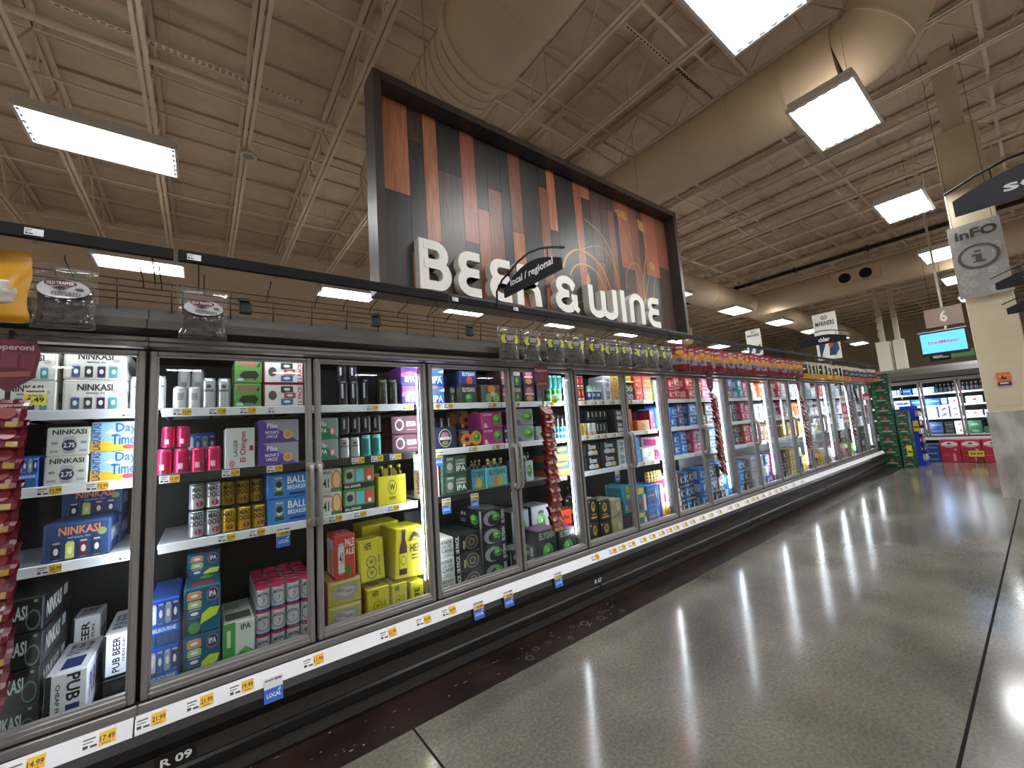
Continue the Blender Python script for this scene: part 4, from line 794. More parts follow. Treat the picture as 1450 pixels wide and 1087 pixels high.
 'azure': dict(c='2a92e0', f=[('p', [(.2, .2), (.5, .8), (.55, .3)], 'e8f0f6'), ('r', .3, .3, .6, .38, 'c0405a')], s=[('r', .1, .1, .9, .9, '2484d0')], look='azure carton with white streak'),
 'whtg': dict(c='dfe2e4', f=[('e', .6, .5, .16, .24, '6fae6a'), ('e', .66, .6, .08, .12, '3f8a4a'), ('r', .12, .2, .4, .3, 'b8bcc0')], s=[('r', .1, .1, .9, .9, 'c2c6ca')], look='white carton with green sprig'),
}
_BX = {}
def box_mesh(sty, w, d, h, flap=False):
    k = (sty, round(w, 2), round(d, 2), round(h, 2))
    if k not in _BX:
        s = S[sty]; w, d, h = k[1:]; b = MB(); b.box(-w / 2, w / 2, -d / 2, d / 2, 0, h, mat(s['c']), min(.006, h * .05)); fr = box_frames(w, d, h)
        draw(b, s['f'], fr['front']); draw(b, s.get('s', []), fr['side']); draw(b, s.get('s2', s.get('s', [])), fr['side2']); draw(b, s.get('t', [('r', .04, .49, .96, .51, '55504a')]), fr['top'])
        _BX[k] = (b.mesh('carton'), k[1], k[2], k[3])
    return _BX[k]
SHN = ['cooler floor', 'third shelf', 'second shelf', 'top shelf']
def where(door, sh): return '%s, %s door' % (SHN[sh], ORD[door + 1])
LBL = {}
def place_label(look, pos, door, sh):
    t = ', '.join(x for x in (look, pos, where(door, sh)) if x)
    LBL[t] = LBL.get(t, 0) + 1
    return t
YF = [.12, .17, .17, .17]
def span(pl, pr, y, z):
    def solve(px):
        py = 600.0
        for _ in range(6):
            p = at(px, py, y=y); d = Vector((p.x, y, z)) - CAM; w_ = d.dot(FW); py = 543.5 - FPX * d.dot(UP) / w_
        return at(px, py, y=y).x
    return solve(pl), solve(pr)
TIER = {1: [''], 2: ['lower of two', 'upper of two'], 3: ['lowest of three', 'middle of three', 'topmost of three'], 4: ['lowest of four', 'second from the bottom', 'third from the bottom', 'topmost of four']}
def put(sty, door, sh, pl, pr, ptop, n=1, dy=0.0, d=.26, z=None, rz=0.0, rot=None, pos='', name='beer_carton', h=None, skip=0, cat='beer carton'):
    """n cartons stacked on a shelf, their fronts spanning two photograph columns"""
    y = YF[sh] + dy; zb = SHELF[sh] if z is None else z
    x0, x1 = span(pl, pr, y, zb + .05)
    if h is None: h = (at((pl + pr) / 2, ptop, y=y).z - zb) / n
    me, w, d, h2 = box_mesh(sty, max(.03, x1 - x0 - .004), d, h)
    for i in range(skip, n):
        lab = place_label(S[sty]['look'], ' '.join(t for t in (TIER[n][i], pos) if t), door, sh)
        o = thing(name, me, lab, cat, ((x0 + x1) / 2, y + d / 2, zb + .002 + i * (h2 + .001)), rz + (rnd.uniform(-.015, .015) if rz == 0 else 0), rot=rot)
    return o
# cans ------------------------------------------------------------------------
CS = {  # body colour, roughness, metal, print, lid colour, look
 'white': ('d8d9dc', .4, .1, [('r', .25, .2, .75, .6, 'b9bbc2'), ('r', .3, .66, .7, .72, '8a8c94')], 'b9bbc0', 'white beer can'),
 'silver': ('b9bbbf', .3, .6, [('r', .2, .55, .8, .62, '6a6c72'), ('e', .5, .72, .14, .06, '4a4c52')], 'c9cbd0', 'tall plain silver can'),
 'short': ('c6c6c4', .4, .3, [('r', .3, .4, .7, .7, '8f908e')], 'b9bbc0', 'short pale silver can'),
 'pink': ('d0305f', .28, .6, [('r', .3, .2, .55, .42, 'e8b0c4')], 'd84a74', 'metallic pink can'),
 'madd': ('b4b4ba', .3, .5, [('t', .18, .66, .86, .84, 'MAD', '1c1a20'), ('t', .18, .42, .86, .62, 'DOG', '1c1a20'), ('e', .62, .22, .2, .1, 'b02a5a'), ('r', .2, .88, .8, .93, '2a6a5a')], '2a2a2e', 'silver can with black block lettering'),
 'goldc': ('c29a22', .3, .55, [('t', .18, .66, .86, .84, 'MAD', '1c170a'), ('t', .18, .42, .86, .62, 'DOG', '1c170a'), ('e', .6, .22, .2, .1, '8a3a20')], '2a2618', 'gold can with black block lettering'),
 'buoy': ('c9ccd0', .35, .4, [('g', .5, .5, .42, .3, .1, '3a4a6a'), ('t', .24, .66, .78, .76, 'BUOY', '23304a'), ('p', [(.4, .3), (.62, .5), (.5, .62), (.56, .4)], 'c84a5f'), ('r', 0, .06, 1, .12, '2f4a8a')], 'c02a52', 'red topped silver can'),
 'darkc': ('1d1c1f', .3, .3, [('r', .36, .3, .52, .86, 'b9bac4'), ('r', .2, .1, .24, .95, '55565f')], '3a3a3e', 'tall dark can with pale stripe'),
 'greentop': ('1f2419', .35, .2, [('p', [(.3, .2), (.7, .35), (.6, .8), (.35, .7)], 'b9b08a'), ('e', .5, .5, .15, .16, '2a2c1c')], '5f9a3a', 'black can with green top and cream swirl'),
 'teal': ('2f8f88', .35, .4, [('r', .3, .2, .7, .8, '1f6a66'), ('r', .2, .86, .8, .92, 'a8d8d2')], 'c9cbd0', 'teal beer can'),
 'green': ('3f9a4a', .35, .4, [('r', .2, .3, .8, .6, '8ac88f'), ('r', .25, .7, .75, .8, '1f5a2a')], 'c9cbd0', 'green beer can'),
 'blue': ('2f7fb0', .35, .4, [('r', .2, .3, .8, .55, 'a9d8e8'), ('r', .3, .66, .7, .8, '1d4a78')], 'c9cbd0', 'blue beer can'),
 'red': ('a82a34', .35, .4, [('e', .4, .6, .26, .2, 'd8a04a'), ('r', .2, .12, .8, .24, 'e0d0cc')], 'c9cbd0', 'red beer can'),
 'gwb': ('d4d8d8', .35, .3, [('r', 0, .74, 1, .96, '4aa04f'), ('r', .1, .1, .9, .6, '2c3f74'), ('r', .3, .3, .6, .5, 'c8d0e0')], 'c9cbd0', 'green topped can with navy panel'),
 'yel': ('d2bf2a', .35, .3, [('r', .35, .2, .65, .8, '8f8620')], 'c9cbd0', 'yellow beer can'),
 'wtr': ('dfe2e0', .35, .3, [('r', 0, 0, 1, .3, 'd0505a'), ('p', [(.3, .4), (.6, .9), (.7, .5)], '2f9a94')], 'c9cbd0', 'white can with red base'),
 'goldy': ('d2a83a', .35, .5, [('r', .2, .3, .8, .7, 'f0e6c0'), ('r', .3, .4, .7, .55, 'b0402c')], 'd9c98a', 'gold and cream can'),
 'plumc': ('5a3f6a', .35, .3, [('e', .5, .6, .26, .2, 'd8a08a'), ('r', .1, .84, .9, .94, 'e0d0b0')], 'e0c8a0', 'purple can with pale top'),
 'tan': ('b9aa8a', .4, .2, [('r', .2, .3, .8, .6, 'e0d8c4')], 'c9cbd0', 'tan can'),
}
_CN = {}
def can_mesh(sty, r, h):
    k = (sty, round(r, 3), round(h, 2))
    if k not in _CN:
        c, ro, me_, pr, lid, look = CS[sty]; m = mat(c, ro, me_); r, h = k[1], k[2]; b = MB()
        b.lathe([(r * .72, 0, mat('9a9ca0', .35, .8)), (r * .8, h * .01, mat('9a9ca0', .35, .8)), (r, h * .06, m), (r, h * .9, m), (r * .84, h * .965, mat('b0b2b6', .3, .8)), (r * .84, h * .97, mat('b0b2b6', .3, .8))], m, 18)
        draw(b, pr, cyl_frame(r, h), .0004, ro); body = b.mesh('can_body', True, .6)
        b = MB(); lm = mat(lid, .4, .2 if sty in ('buoy', 'pink') else .7)
        if sty == 'buoy': b.lathe([(r * .98, h * .93), (r * 1.0, h * .955), (r * .97, h * 1.0), (r * .7, h * 1.005), (r * .66, h * .985)], lm, 18)
        else: b.lathe([(r * .86, h * .965), (r * .87, h * .995), (r * .83, h * 1.0), (r * .78, h * .975)], lm, 16); b.box(-r * .2, r * .2, -r * .45, r * .1, h * .976, h * .986, lm)
        _CN[k] = (body, b.mesh('lid', True, .6), k[1], k[2])
    return _CN[k]
RZC = [0, -.55, -.75, -.9, -1.0, -1.05, -1.1, -1.1, -1.1]
def cans(sty, door, sh, pl, pr, n, ptop, tiers=1, dy=0.0, z=None, h=None, rows=1, pos='', keep=None, name='beer_can'):
    y = YF[sh] + dy; zb = SHELF[sh] if z is None else z; x0, x1 = span(pl, pr, y, zb + .06); stp = (x1 - x0) / n; r = min(stp * .48, .042)
    if h is None: h = (at((pl + pr) / 2, ptop, y=y).z - zb) / tiers
    body, lid, r, h = can_mesh(sty, r, h)
    rz = -math.atan2((x0 + x1) / 2 - CAM.x, y - CAM.y) * .8
    for t in range(tiers):
        for j in range(rows):
            for i in range(n):
                if keep and not keep(i, j, t): continue
                ps = [pos] if pos else []
                if n > 1: ps.append('%s along' % ORD[i])
                if rows > 1: ps.append('%s back' % ORD[j])
                if tiers > 1: ps.append(('lower', 'upper')[t] + ' tier' if tiers == 2 else ('lowest', 'middle', 'top')[t] + ' tier')
                lab = place_label(CS[sty][5], ' '.join(ps), door, sh)
                thing(name, [('can_body', body), ('lid', lid)], lab, 'can', (x0 + stp * (i + .5), y + r + j * stp, zb + .002 + t * (h + .001)), rz + rnd.uniform(-.12, .12), group=CS[sty][5] + 's in the cooler')
    return zb + .002 + tiers * (h + .001) + .001
# bottles and six-pack carriers -------------------------------------------------
_BT = {}
def bottle_parts(col, capc, labc, h=.225):
    k = (col, capc, labc)
    if k not in _BT:
        m = mat(col, .12, 0, .6); lm = mat(labc, .5); r = .03
        body = MB().lathe([(r * .9, 0, m), (r, .006, m), (r, .03, lm), (r, .095, m), (r, .12, m), (r * .85, .142, m), (r * .48, .165, m), (.0125, .18, lm if labc != col else m), (.0125, .2, m), (.0135, .21, m), (.0135, .214, m)], m, 16).mesh('glass_body', True, .7)
        cap = MB().lathe([(.0155, .208), (.0158, .214), (.0145, .222), (.009, .224)], mat(capc, .35, .5), 14).mesh('cap', True, .6)
        _BT[k] = (body, cap)
    return _BT[k]
def sixpack(door, sh, pl, pr, ptop, base, art, bot, look, blook, dy=0.0, z=None, pos='', nb=3, hh=None, ext=.07):
    y = YF[sh] + dy; zb = SHELF[sh] if z is None else z; x0, x1 = span(pl, pr, y, zb + .06); w = x1 - x0 - .006; d = .142
    h = (at((pl + pr) / 2, ptop, y=y).z - zb) if hh is None else hh
    b = MB(); c = mat(base); t = .003
    b.box(-w / 2, w / 2, -d / 2, -d / 2 + t, 0, h, c); b.box(-w / 2, w / 2, d / 2 - t, d / 2, 0, h, c); b.box(-w / 2, -w / 2 + t, -d / 2, d / 2, 0, h, c); b.box(w / 2 - t, w / 2, -d / 2, d / 2, 0, h, c); b.box(-w / 2, w / 2, -d / 2, d / 2, 0, .003, c)
    draw(b, art, box_frames(w, d, h)['front']); draw(b, [('r', .1, .1, .9, .9, base)], box_frames(w, d, h)['side'])
    sh_ = b.mesh('sleeve'); b = MB(); b.box(-w / 2 + t, w / 2 - t, -t / 2, t / 2, .003, h + .02, c)
    b.prism([(-w * .3, h + .02), (w * .3, h + .02), (w * .2, h + .05), (-w * .2, h + .05)], 1, -t / 2, t / 2, c); hd = b.mesh('handle')
    X, Y = (x0 + x1) / 2, y + d / 2
    thing('bottle_carrier', [('sleeve', sh_), ('handle', hd)], place_label(look, pos, door, sh), 'bottle carrier', (X, Y, zb + .002))
    for i in range(nb):
        bp = bottle_parts(*bot); o = thing('beer_bottle', [('glass_body', bp[0]), ('cap', bp[1])], place_label(blook, (pos + ' ' if pos else '') + ORD[i] + ' along', door, sh), 'bottle', (X - w / 2 + .005 + (w - .01) * (i + .5) / nb, Y - d / 4, zb + .0055), group=blook + 's in carriers')
        q = min(1, (w - .01) / nb / .063); o.scale = (q, q, (h + ext) / .2245)

# ---- first door (cut by the picture edge)
put('nink_w', -1, 3, 86.5, 179, 497, 2, d=.4); put('nink_w', -1, 3, -12, 80.5, 497, 2, d=.4, pos='beside the strip'); cans('white', -1, 3, 182, 204, 1, 533, dy=.06, pos='squeezed beside the post')
put('nink_275', -1, 2, 62, 126, 603, 2, d=.4); put('daytime', -1, 2, 127, 196, 597, 2, d=.4); put('melb', -1, 2, 20, 55, 647, 1, d=.3, pos='half hidden')
put('nink_b', -1, 1, 57, 156, 739, 1, d=.3); put('nink_b', -1, 1, 84, 172, 693, 2, dy=.33, d=.24, pos='set back behind another')
put('nink_k', -1, 0, -46, 54, 852, 4, d=.5, dy=.0)
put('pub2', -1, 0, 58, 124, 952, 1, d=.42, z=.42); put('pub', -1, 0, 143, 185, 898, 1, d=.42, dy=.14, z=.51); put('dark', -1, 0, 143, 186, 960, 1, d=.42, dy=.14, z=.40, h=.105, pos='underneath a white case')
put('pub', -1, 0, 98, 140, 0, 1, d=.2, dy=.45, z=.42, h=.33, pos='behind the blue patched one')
# ---- second door
cans('white', 0, 3, 220, 235, 1, 532, dy=.02); cans('short', 0, 3, 244, 285, 2, 547); cans('silver', 0, 3, 285, 328, 2, 535)
cans('short', 0, 3, 250, 290, 2, 522, dy=.25, pos='at the back')
put('deer', 0, 3, 331, 372, 511, 2, d=.3); put('twelve', 0, 3, 373, 431, 511, 2, d=.3)
t_ = cans('pink', 0, 2, 219, 314, 4, 635); cans('pink', 0, 2, 227, 270, 2, 603, z=t_, dy=.02, pos='stacked on the others')
put('melb', 0, 2, 262, 306, 614, 1, dy=.3, d=.2, pos='set back in shadow'); put('chingon', 0, 2, 318, 361, 607, 1, d=.2); put('monk', 0, 2, 366, 423.5, 593, 2, d=.26)
cans('madd', 0, 1, 266, 313, 2, 685, tiers=2); cans('goldc', 0, 1, 313, 378, 3, 716); cans('goldc', 0, 1, 313, 374, 3, 678, z=SHELF[1] + .14, dy=.1, pos='stacked on others')
cans('goldc', 0, 1, 313, 374, 3, 0, h=.135, dy=.1, pos='half hidden below')
put('ballb', 0, 1, 378, 436, 670, 2, d=.3)
put('melb', 0, 0, 208, 253, 850, 2, d=.4); put('ipa', 0, 0, 258, 312, 836, 2, d=.28, h=.245); put('ipa', 0, 0, 262, 312, 0, 3, dy=.30, d=.24, h=.2, skip=2, pos='set back'); put('dark', 0, 0, 262, 312, 0, 2, dy=.30, d=.24, h=.2, pos='behind the teal packs')
put('mosaic', 0, 0, 315, 361, 880, 1, d=.4)
cans('buoy', 0, 0, 362, 447, 4, 824, tiers=3, rows=6, keep=lambda i, j, t: t == 2 or i == 0 or j == 0)
# ---- third door
t_ = cans('darkc', 1, 3, 480, 510, 2, 538); cans('darkc', 1, 3, 478, 508, 2, 513, z=t_, h=.1, pos='stacked on others'); cans('darkc', 1, 3, 512, 526, 1, 536, dy=.05, pos='in shadow')
cans('greentop', 1, 3, 537, 566, 2, 538); put('iipa', 1, 3, 569, 594, 517, 2, d=.26, name='beer_carton')
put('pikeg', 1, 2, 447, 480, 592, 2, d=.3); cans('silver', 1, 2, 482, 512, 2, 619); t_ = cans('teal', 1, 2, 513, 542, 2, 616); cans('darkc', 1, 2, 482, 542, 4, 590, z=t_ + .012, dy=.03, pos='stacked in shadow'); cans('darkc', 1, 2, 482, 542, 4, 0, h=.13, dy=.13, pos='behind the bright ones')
put('esb', 1, 2, 555, 594, 590, 2, d=.28, dy=.05)
put('imper', 1, 1, 450, 485, 664, 2, d=.3); put('bbvar', 1, 1, 486, 531, 658, 2, d=.26)
sixpack(1, 1, 535, 576, 673, 'c9bd1c', [('g', .5, .6, .16, .24, .1, '2a2910'), ('t', .4, .5, .6, .7, 'W', '2a2910'), ('t', .38, .18, .62, .28, 'HEFE', '2a2910')], ('2f1a10', 'c9bd1c', '2f1a10'), 'yellow bottle carrier with black wheat ring', 'brown bottle with yellow cap')
put('paleale', 1, 0, 473, 504, 758, 1, d=.2, z=.72); put('cans12', 1, 0, 464, 513, 793, 2, d=.3, dy=.0, z=.42, h=.148)
put('hefe', 1, 0, 520, 553, 832, 1, d=.22, z=.40); put('hefe', 1, 0, 509, 546, 766, 1, d=.22, z=.645, dy=.02, rot=(-.10, 0, .03), pos='leaning above another'); put('hefe', 1, 0, 555, 578, 826, 1, d=.2, z=.40, pos='second along the pile'); put('hefe_side', 1, 0, 581, 601, 822, 1, d=.2, z=.40)
put('hefe_big', 1, 0, 558, 600, 747, 1, d=.3, z=.615, dy=.0, rot=(-.02, .06, .02)); put('hefe_top', 1, 0, 512, 566, 0, 1, d=.22, z=.72, dy=.34, h=.24); put('hefe', 1, 0, 512, 570, 0, 2, d=.22, z=.40, dy=.34, h=.158, pos='at the back'); put('ballard', 1, 0, 575, 600, 0, 2, d=.24, dy=.38, h=.3, pos='at the back')
# ---- fourth door
put('iipab', 2, 3, 608, 630, 519, 2, d=.26); put('elyk', 2, 3, 652, 676, 547, 1, d=.24); put('elyb', 2, 3, 652, 675, 525, 1, d=.24, z=SHELF[3] + .148); put('elyk', 2, 3, 637, 645, 547, 1, d=.24, dy=.06, pos='turned sideways in shadow'); put('elyo', 2, 3, 682, 709, 546, 1, d=.24); put('pink3', 2, 3, 711, 718, 523, 2, d=.24)
put('reds', 1, 1, 598, 622, 662, 1, d=.15, dy=.02)
sixpack(2, 2, 612, 647, 605, '16213f', [('g', .52, .5, .27, .42, .1, 'c9c2a4'), ('e', .52, .62, .16, .16, 'b86a7a'), ('r', .3, .42, .74, .55, 'c9c9c4'), ('e', .52, .28, .14, .1, '8a8a4a')], ('1a120c', '26282a', '1a120c'), 'navy bottle carrier with cream oval badge', 'dark bottle standing in navy carrier')
put('pump', 2, 2, 651, 683, 608, 1, d=.24); put('pump', 2, 2, 650, 684, 0, 2, dy=.26, d=.22, h=.16, pos='set back in shadow'); put('mag', 2, 2, 684, 713, 583, 2, d=.24); put('vio', 2, 2, 714, 720, 606, 1, d=.2)
put('lhip', 2, 1, 626, 663, 646, 2, d=.3)
EB = [('t', .1, .62, .9, .9, 'ELYSIAN', '1d4a5a'), ('e', .55, .3, .2, .24, 'e0b82c'), ('p', [(.2, .1), (.4, .6), (.5, .55), (.4, .1)], 'd89a8a'), ('r', 0, 0, 1, .06, '6a8a3a')]
sixpack(2, 1, 690, 719, 661, '6cbcc4', EB, ('2a180e', 'd8c46a', 'c9a83a'), 'aqua bottle carrier with yellow sun print', 'brown bottle with gold neck in aqua carrier'); sixpack(2, 1, 668, 687, 664, '5aa4ac', EB, ('2a180e', 'd8c46a', 'c9a83a'), 'aqua bottle carrier turned half away', 'brown bottle with gold neck in shaded carrier', dy=.03)  # second carrier is a darker aqua: its shade is put into the colour
put('pk18', 2, 0, 619, 646, 760, 3, d=.3, z=.40); put('pk18k', 2, 0, 647, 684, 757, 3, d=.36, z=.40); put('hop', 2, 0, 686, 721, 717, 4, d=.36, z=.40)
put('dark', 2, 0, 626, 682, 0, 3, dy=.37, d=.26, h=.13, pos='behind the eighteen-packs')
# ---- fifth door
put('elyk', 3, 3, 727, 740, 525, 2, d=.22); put('pink3', 3, 3, 742, 758, 523, 2, d=.22); t_ = cans('green', 3, 3, 776, 798, 3, 550); cans('teal', 3, 3, 776, 798, 3, 532, z=t_, dy=.04, pos='stacked on the green ones'); put('dark', 3, 3, 760, 772, 545, 1, d=.2)
put('hopc', 3, 2, 729, 757, 580, 2, d=.26); put('hopc', 3, 2, 759, 768, 604, 1, d=.26, pos='beside the pair'); cans('blue', 3, 2, 783, 804, 4, 604); cans('darkc', 3, 2, 784, 804, 3, 588, dy=.14, pos='at the back', z=SHELF[2])
sixpack(3, 1, 731, 743, 652, '8a9098', hop(.5, .5, .3), ('1c120c', '4a4c50', '8a9098'), 'grey bottle carrier with small hop', 'dark bottle in grey carrier', nb=2); sixpack(3, 1, 744, 756, 652, 'b9c2c8', hop(.5, .5, .3), ('1c120c', '4a4c50', 'b9c2c8'), 'pale bottle carrier with hop print', 'dark bottle in pale carrier', nb=2)
put('orng', 3, 1, 778, 808, 632, 2, d=.26)
put('hopg', 3, 0, 724, 751, 706, 1, h=.27, d=.23, z=.575, dy=.235, rot=(0, 0, .05)); put('hopg', 3, 0, 755, 779, 704, 1, h=.28, d=.23, z=.575, dy=.235, rot=(0, 0, -.05), pos='second along'); put('hop', 3, 0, 725, 758, 752, 2, d=.22, z=.40, h=.088); put('hopl', 3, 0, 762, 790, 749, 1, d=.22, z=.42); put('hopl', 3, 0, 792, 817, 747, 1, d=.22, z=.42, pos='second along')
put('crate', 3, 0, 784, 812, 0, 2, dy=.24, d=.36, h=.17, z=.42)
put('dark', 3, 0, 724, 781, 0, 1, dy=.235, d=.24, h=.165, pos='under the silver cases')
# ---- sixth door
t_ = cans('red', 4, 3, 815, 829, 3, 549); cans('red', 4, 3, 813, 827, 3, 532, z=t_, dy=.03, pos='stacked on others'); cans('gwb', 4, 3, 835, 854, 3, 546); put('stonew', 4, 3, 856, 867, 533, 2, d=.22); put('yell', 4, 3, 867.5, 878, 533, 2, d=.22)
cans('yel', 4, 2, 820, 832, 2, 600); cans('wtr', 4, 2, 833, 846, 2, 599); cans('darkc', 4, 2, 847, 861, 3, 598); cans('darkc', 4, 2, 833, 861, 5, 581, z=SHELF[2] + .16, dy=.05, pos='stacked at the back'); put('stone', 4, 2, 872, 884, 580, 2, d=.24)
put('stone', 4, 1, 830, 851, 626, 2, d=.24); put('stone', 4, 1, 852, 876, 624, 2, d=.24, pos='beside another pair'); put('stonew', 4, 1, 877, 887, 622, 2, d=.24)
put('gold', 4, 0, 837, 851, 706, 2, d=.34); put('gold', 4, 0, 852, 868, 707, 2, d=.3, pos='second along'); put('beige', 4, 0, 869, 884, 706, 2, d=.3); put('dark', 4, 0, 885, 898, 0, 1, d=.26, h=.22); put('mixed', 4, 0, 885, 897, 686, 1, d=.26, z=.625); put('gold', 4, 0, 826, 836, 684, 2, dy=.37, d=.22, pos='standing behind')
# ---- seventh door
put('ybx', 5, 3, 884, 893, 532, 1, d=.2, z=SHELF[3] + .215, h=.09); put('round', 5, 3, 885, 897, 545, 2, d=.22); put('orr', 5, 3, 899, 911, 532, 2, d=.24); put('orr', 5, 3, 911.5, 924, 532, 2, d=.24, pos='beside another pair')
put('orl', 5, 2, 889, 896.5, 580, 2, d=.2, dy=.05); put('orl', 5, 2, 903, 920, 595, 1, d=.24); put('plum', 5, 2, 921, 928, 580, 1, d=.2); put('plum', 5, 2, 901, 906, 582, 2, d=.14, dy=.32, pos='set back')
put('azure', 5, 1, 894, 908, 620, 2, d=.24); put('whtg', 5, 1, 910, 927, 634, 1, d=.24); put('dark', 5, 1, 903, 910, 0, 1, dy=.25, d=.2, h=.29); cans('pink', 5, 1, 929, 936, 2, 640)
put('mixed2', 5, 0, 904, 916, 688, 1, d=.24, z=.60); put('mixed2', 5, 0, 906, 917, 723, 1, d=.24, z=.40, pos='below the other'); put('pacific', 5, 0, 920, 938, 684, 2, d=.3); put('pinky', 5, 0, 938.6, 943, 684, 1, d=.2); put('ylw', 5, 0, 943.8, 951, 711, 1, d=.18, z=.40)
cans('goldy', 5, 0, 917, 938, 5, 665, z=.87, h=.12, dy=.06)
# ---- farther doors, packed from the colours seen through the glass
FARP = {  # door: per shelf (floor, third, second, top) lists of (colour style, share)
}
def seltz(c, c2, look):
    k = 'z' + c + c2
    if k not in S:
        S[k] = dict(c=c, f=[('e', .3, .55, .17, .3, c2), ('r', .52, .62, .9, .76, c2), ('r', .52, .3, .8, .38, 'e8e6ea'), ('e', .3, .5, .08, .14, 'f2f0f0'), ('r', 0, 0, 1, .08, c2)], s=[('r', .15, .2, .85, .8, c2)], t=[('r', .1, .4, .9, .6, c2)], look=look)
    return k
Z = dict(w=seltz('d9d8de', '9aa4c0', 'white and grey carton'), wp=seltz('e0d8de', 'd0508a', 'white carton with pink print'), p=seltz('d23f78', 'f0c4d4', 'hot pink carton'), r=seltz('b8323c', 'e8b49c', 'red carton with peach print'), b=seltz('2f7fd0', 'c0dcf4', 'blue carton with pale print'),
         o=seltz('d0682c', 'f2d2a8', 'orange carton with cream print'), v=seltz('5a4a86', 'b9a8d8', 'violet carton with lilac print'), k=seltz('2a2830', '9a94a4', 'charcoal carton with grey print'), y=seltz('d9b83a', 'f4ecc0', 'yellow carton with cream print'), t=seltz('3a8f9a', 'c8e8ea', 'teal carton with pale print'),
         m=seltz('6a2040', 'c890a8', 'maroon carton with rose print'), g=seltz('6f8f4a', 'd8e4b8', 'leaf green carton with pale print'), n=seltz('a08a6a', 'e0d4bc', 'tan carton with cream print'), bl=seltz('3a5fa8', '8fd0f0', 'royal blue carton with aqua print'))
PLAN = {6: ('wp wp k bl k', 'wp m bl b', 'b b b v', 'g m r r'), 7: ('b b k k', 'p p b', 'b n k', 'r o p'), 8: ('b b b k', 'r o v k', 'p o w k', 'w w g v'), 9: ('w w w b', 'r p p', 'p p wp w', 't p r wp'), 10: ('m n k k', 'n y k', 'w n w', 'o o n'),
        11: ('y y t k', 'y y o', 'p w wp', 'r w n'), 12: ('y n k k', 'y r w', 'o n w', 'w w n'), 13: ('y w n k', 'w y w', 'w r w', 'w w w'), 14: ('w m m', 'w w r', 'w w w', 'r w w'), 15: ('w r m', 'w w', 'w v w', 'w w'), 16: ('g k', 'w w', 'v w', 'w k'), 17: ('k g', 'w w', 'w k', 'w w')}
for k, rows_ in PLAN.items():
    for sh, row in enumerate(rows_):
        it = row.split(); zb = SHELF[sh]; xa = k * P + .075; xb = (k + 1) * P - .075; n = len(it); wd = (xb - xa) / n
        for i, c in enumerate(it):
            tall = .17 if sh == 0 else (.13, .15)[(i + k) % 2]
            m_n = 2 if k < 12 or i == 0 else 1
            if sh == 0 and k < 12: m_n = 3
            me, w_, d_, h_ = box_mesh(Z[c], wd - .012, .26, tall if m_n > 1 else tall + .06)
            for j in range(m_n):
                lab = place_label(S[Z[c]]['look'], '%s along %s' % (ORD[i], TIER[m_n][j]), k, sh)
                thing('seltzer_carton' if k % 2 else 'cider_carton', me, lab, 'drinks carton', (xa + wd * (i + .5), YF[sh] + .14 + rnd.uniform(0, .03), zb + .002 + j * (h_ + .001)), rnd.uniform(-.03, .03))

# ------------------------------------------------------------------ price tags
def tag_mesh(price, yel=True, local=False, w=.085, h=.04, plain=False):
    b = MB(); H = h + (.052 if local else 0); b.box(-w / 2, w / 2, -.0012, 0, h / 2 - H, h / 2, mat('e9e9ec', .45))
    fr = flat_frame((-w / 2, -.0013, -h / 2), (w, 0, 0), (0, 0, h)); G = '6a6a70'
    art = [('r', .05, .72, .4, .84, G), ('r', .05, .5, .34, .58, G), ('r', .06, .14, .2, .38, '3a3a40'), ('r', .26, .14, .46, .3, '3a3a40')]
    if local:
        art = [('r', .05, .7, .5, .82, G), ('r', .55, .66, .95, .84, G)] + ([('r', 0, .0, 1, .46, 'e8c02c')] if yel else []) + ([('t', .3, .08, .9, .4, price, '2a2412')] if price else [])
        art += [('r', 0, -1.3, 1, -.02, '3f6fd0'), ('t', .14, -.85, .9, -.45, 'LOCAL', 'eef2fa'), ('p', [(.7, -.35), (.88, -.12), (.88, -.35)], 'eef2fa')]
    elif not plain:
        art += ([('r', .5, .02, .98, .98, 'eab92c')] if yel else []) + [('t', .53, .3, .95, .72, price, '4a3208'), ('r', .6, .1, .85, .18, '8a6a14')]
    draw(b, art, fr, .0003); return b.mesh('price_tag')
_TG = {}
def tag(px, py, price, y, tilt=0.0, local=False, yel=True, what='', w=.085, h=.04, plain=False):
    p = at(px, py, y=y); k = (price, local, yel, w, h, plain)
    if k not in _TG: _TG[k] = tag_mesh(price, yel, local, w, h, plain)
    thing('price_tag', _TG[k], what, 'price tag', p, rot=(tilt, 0, 0))
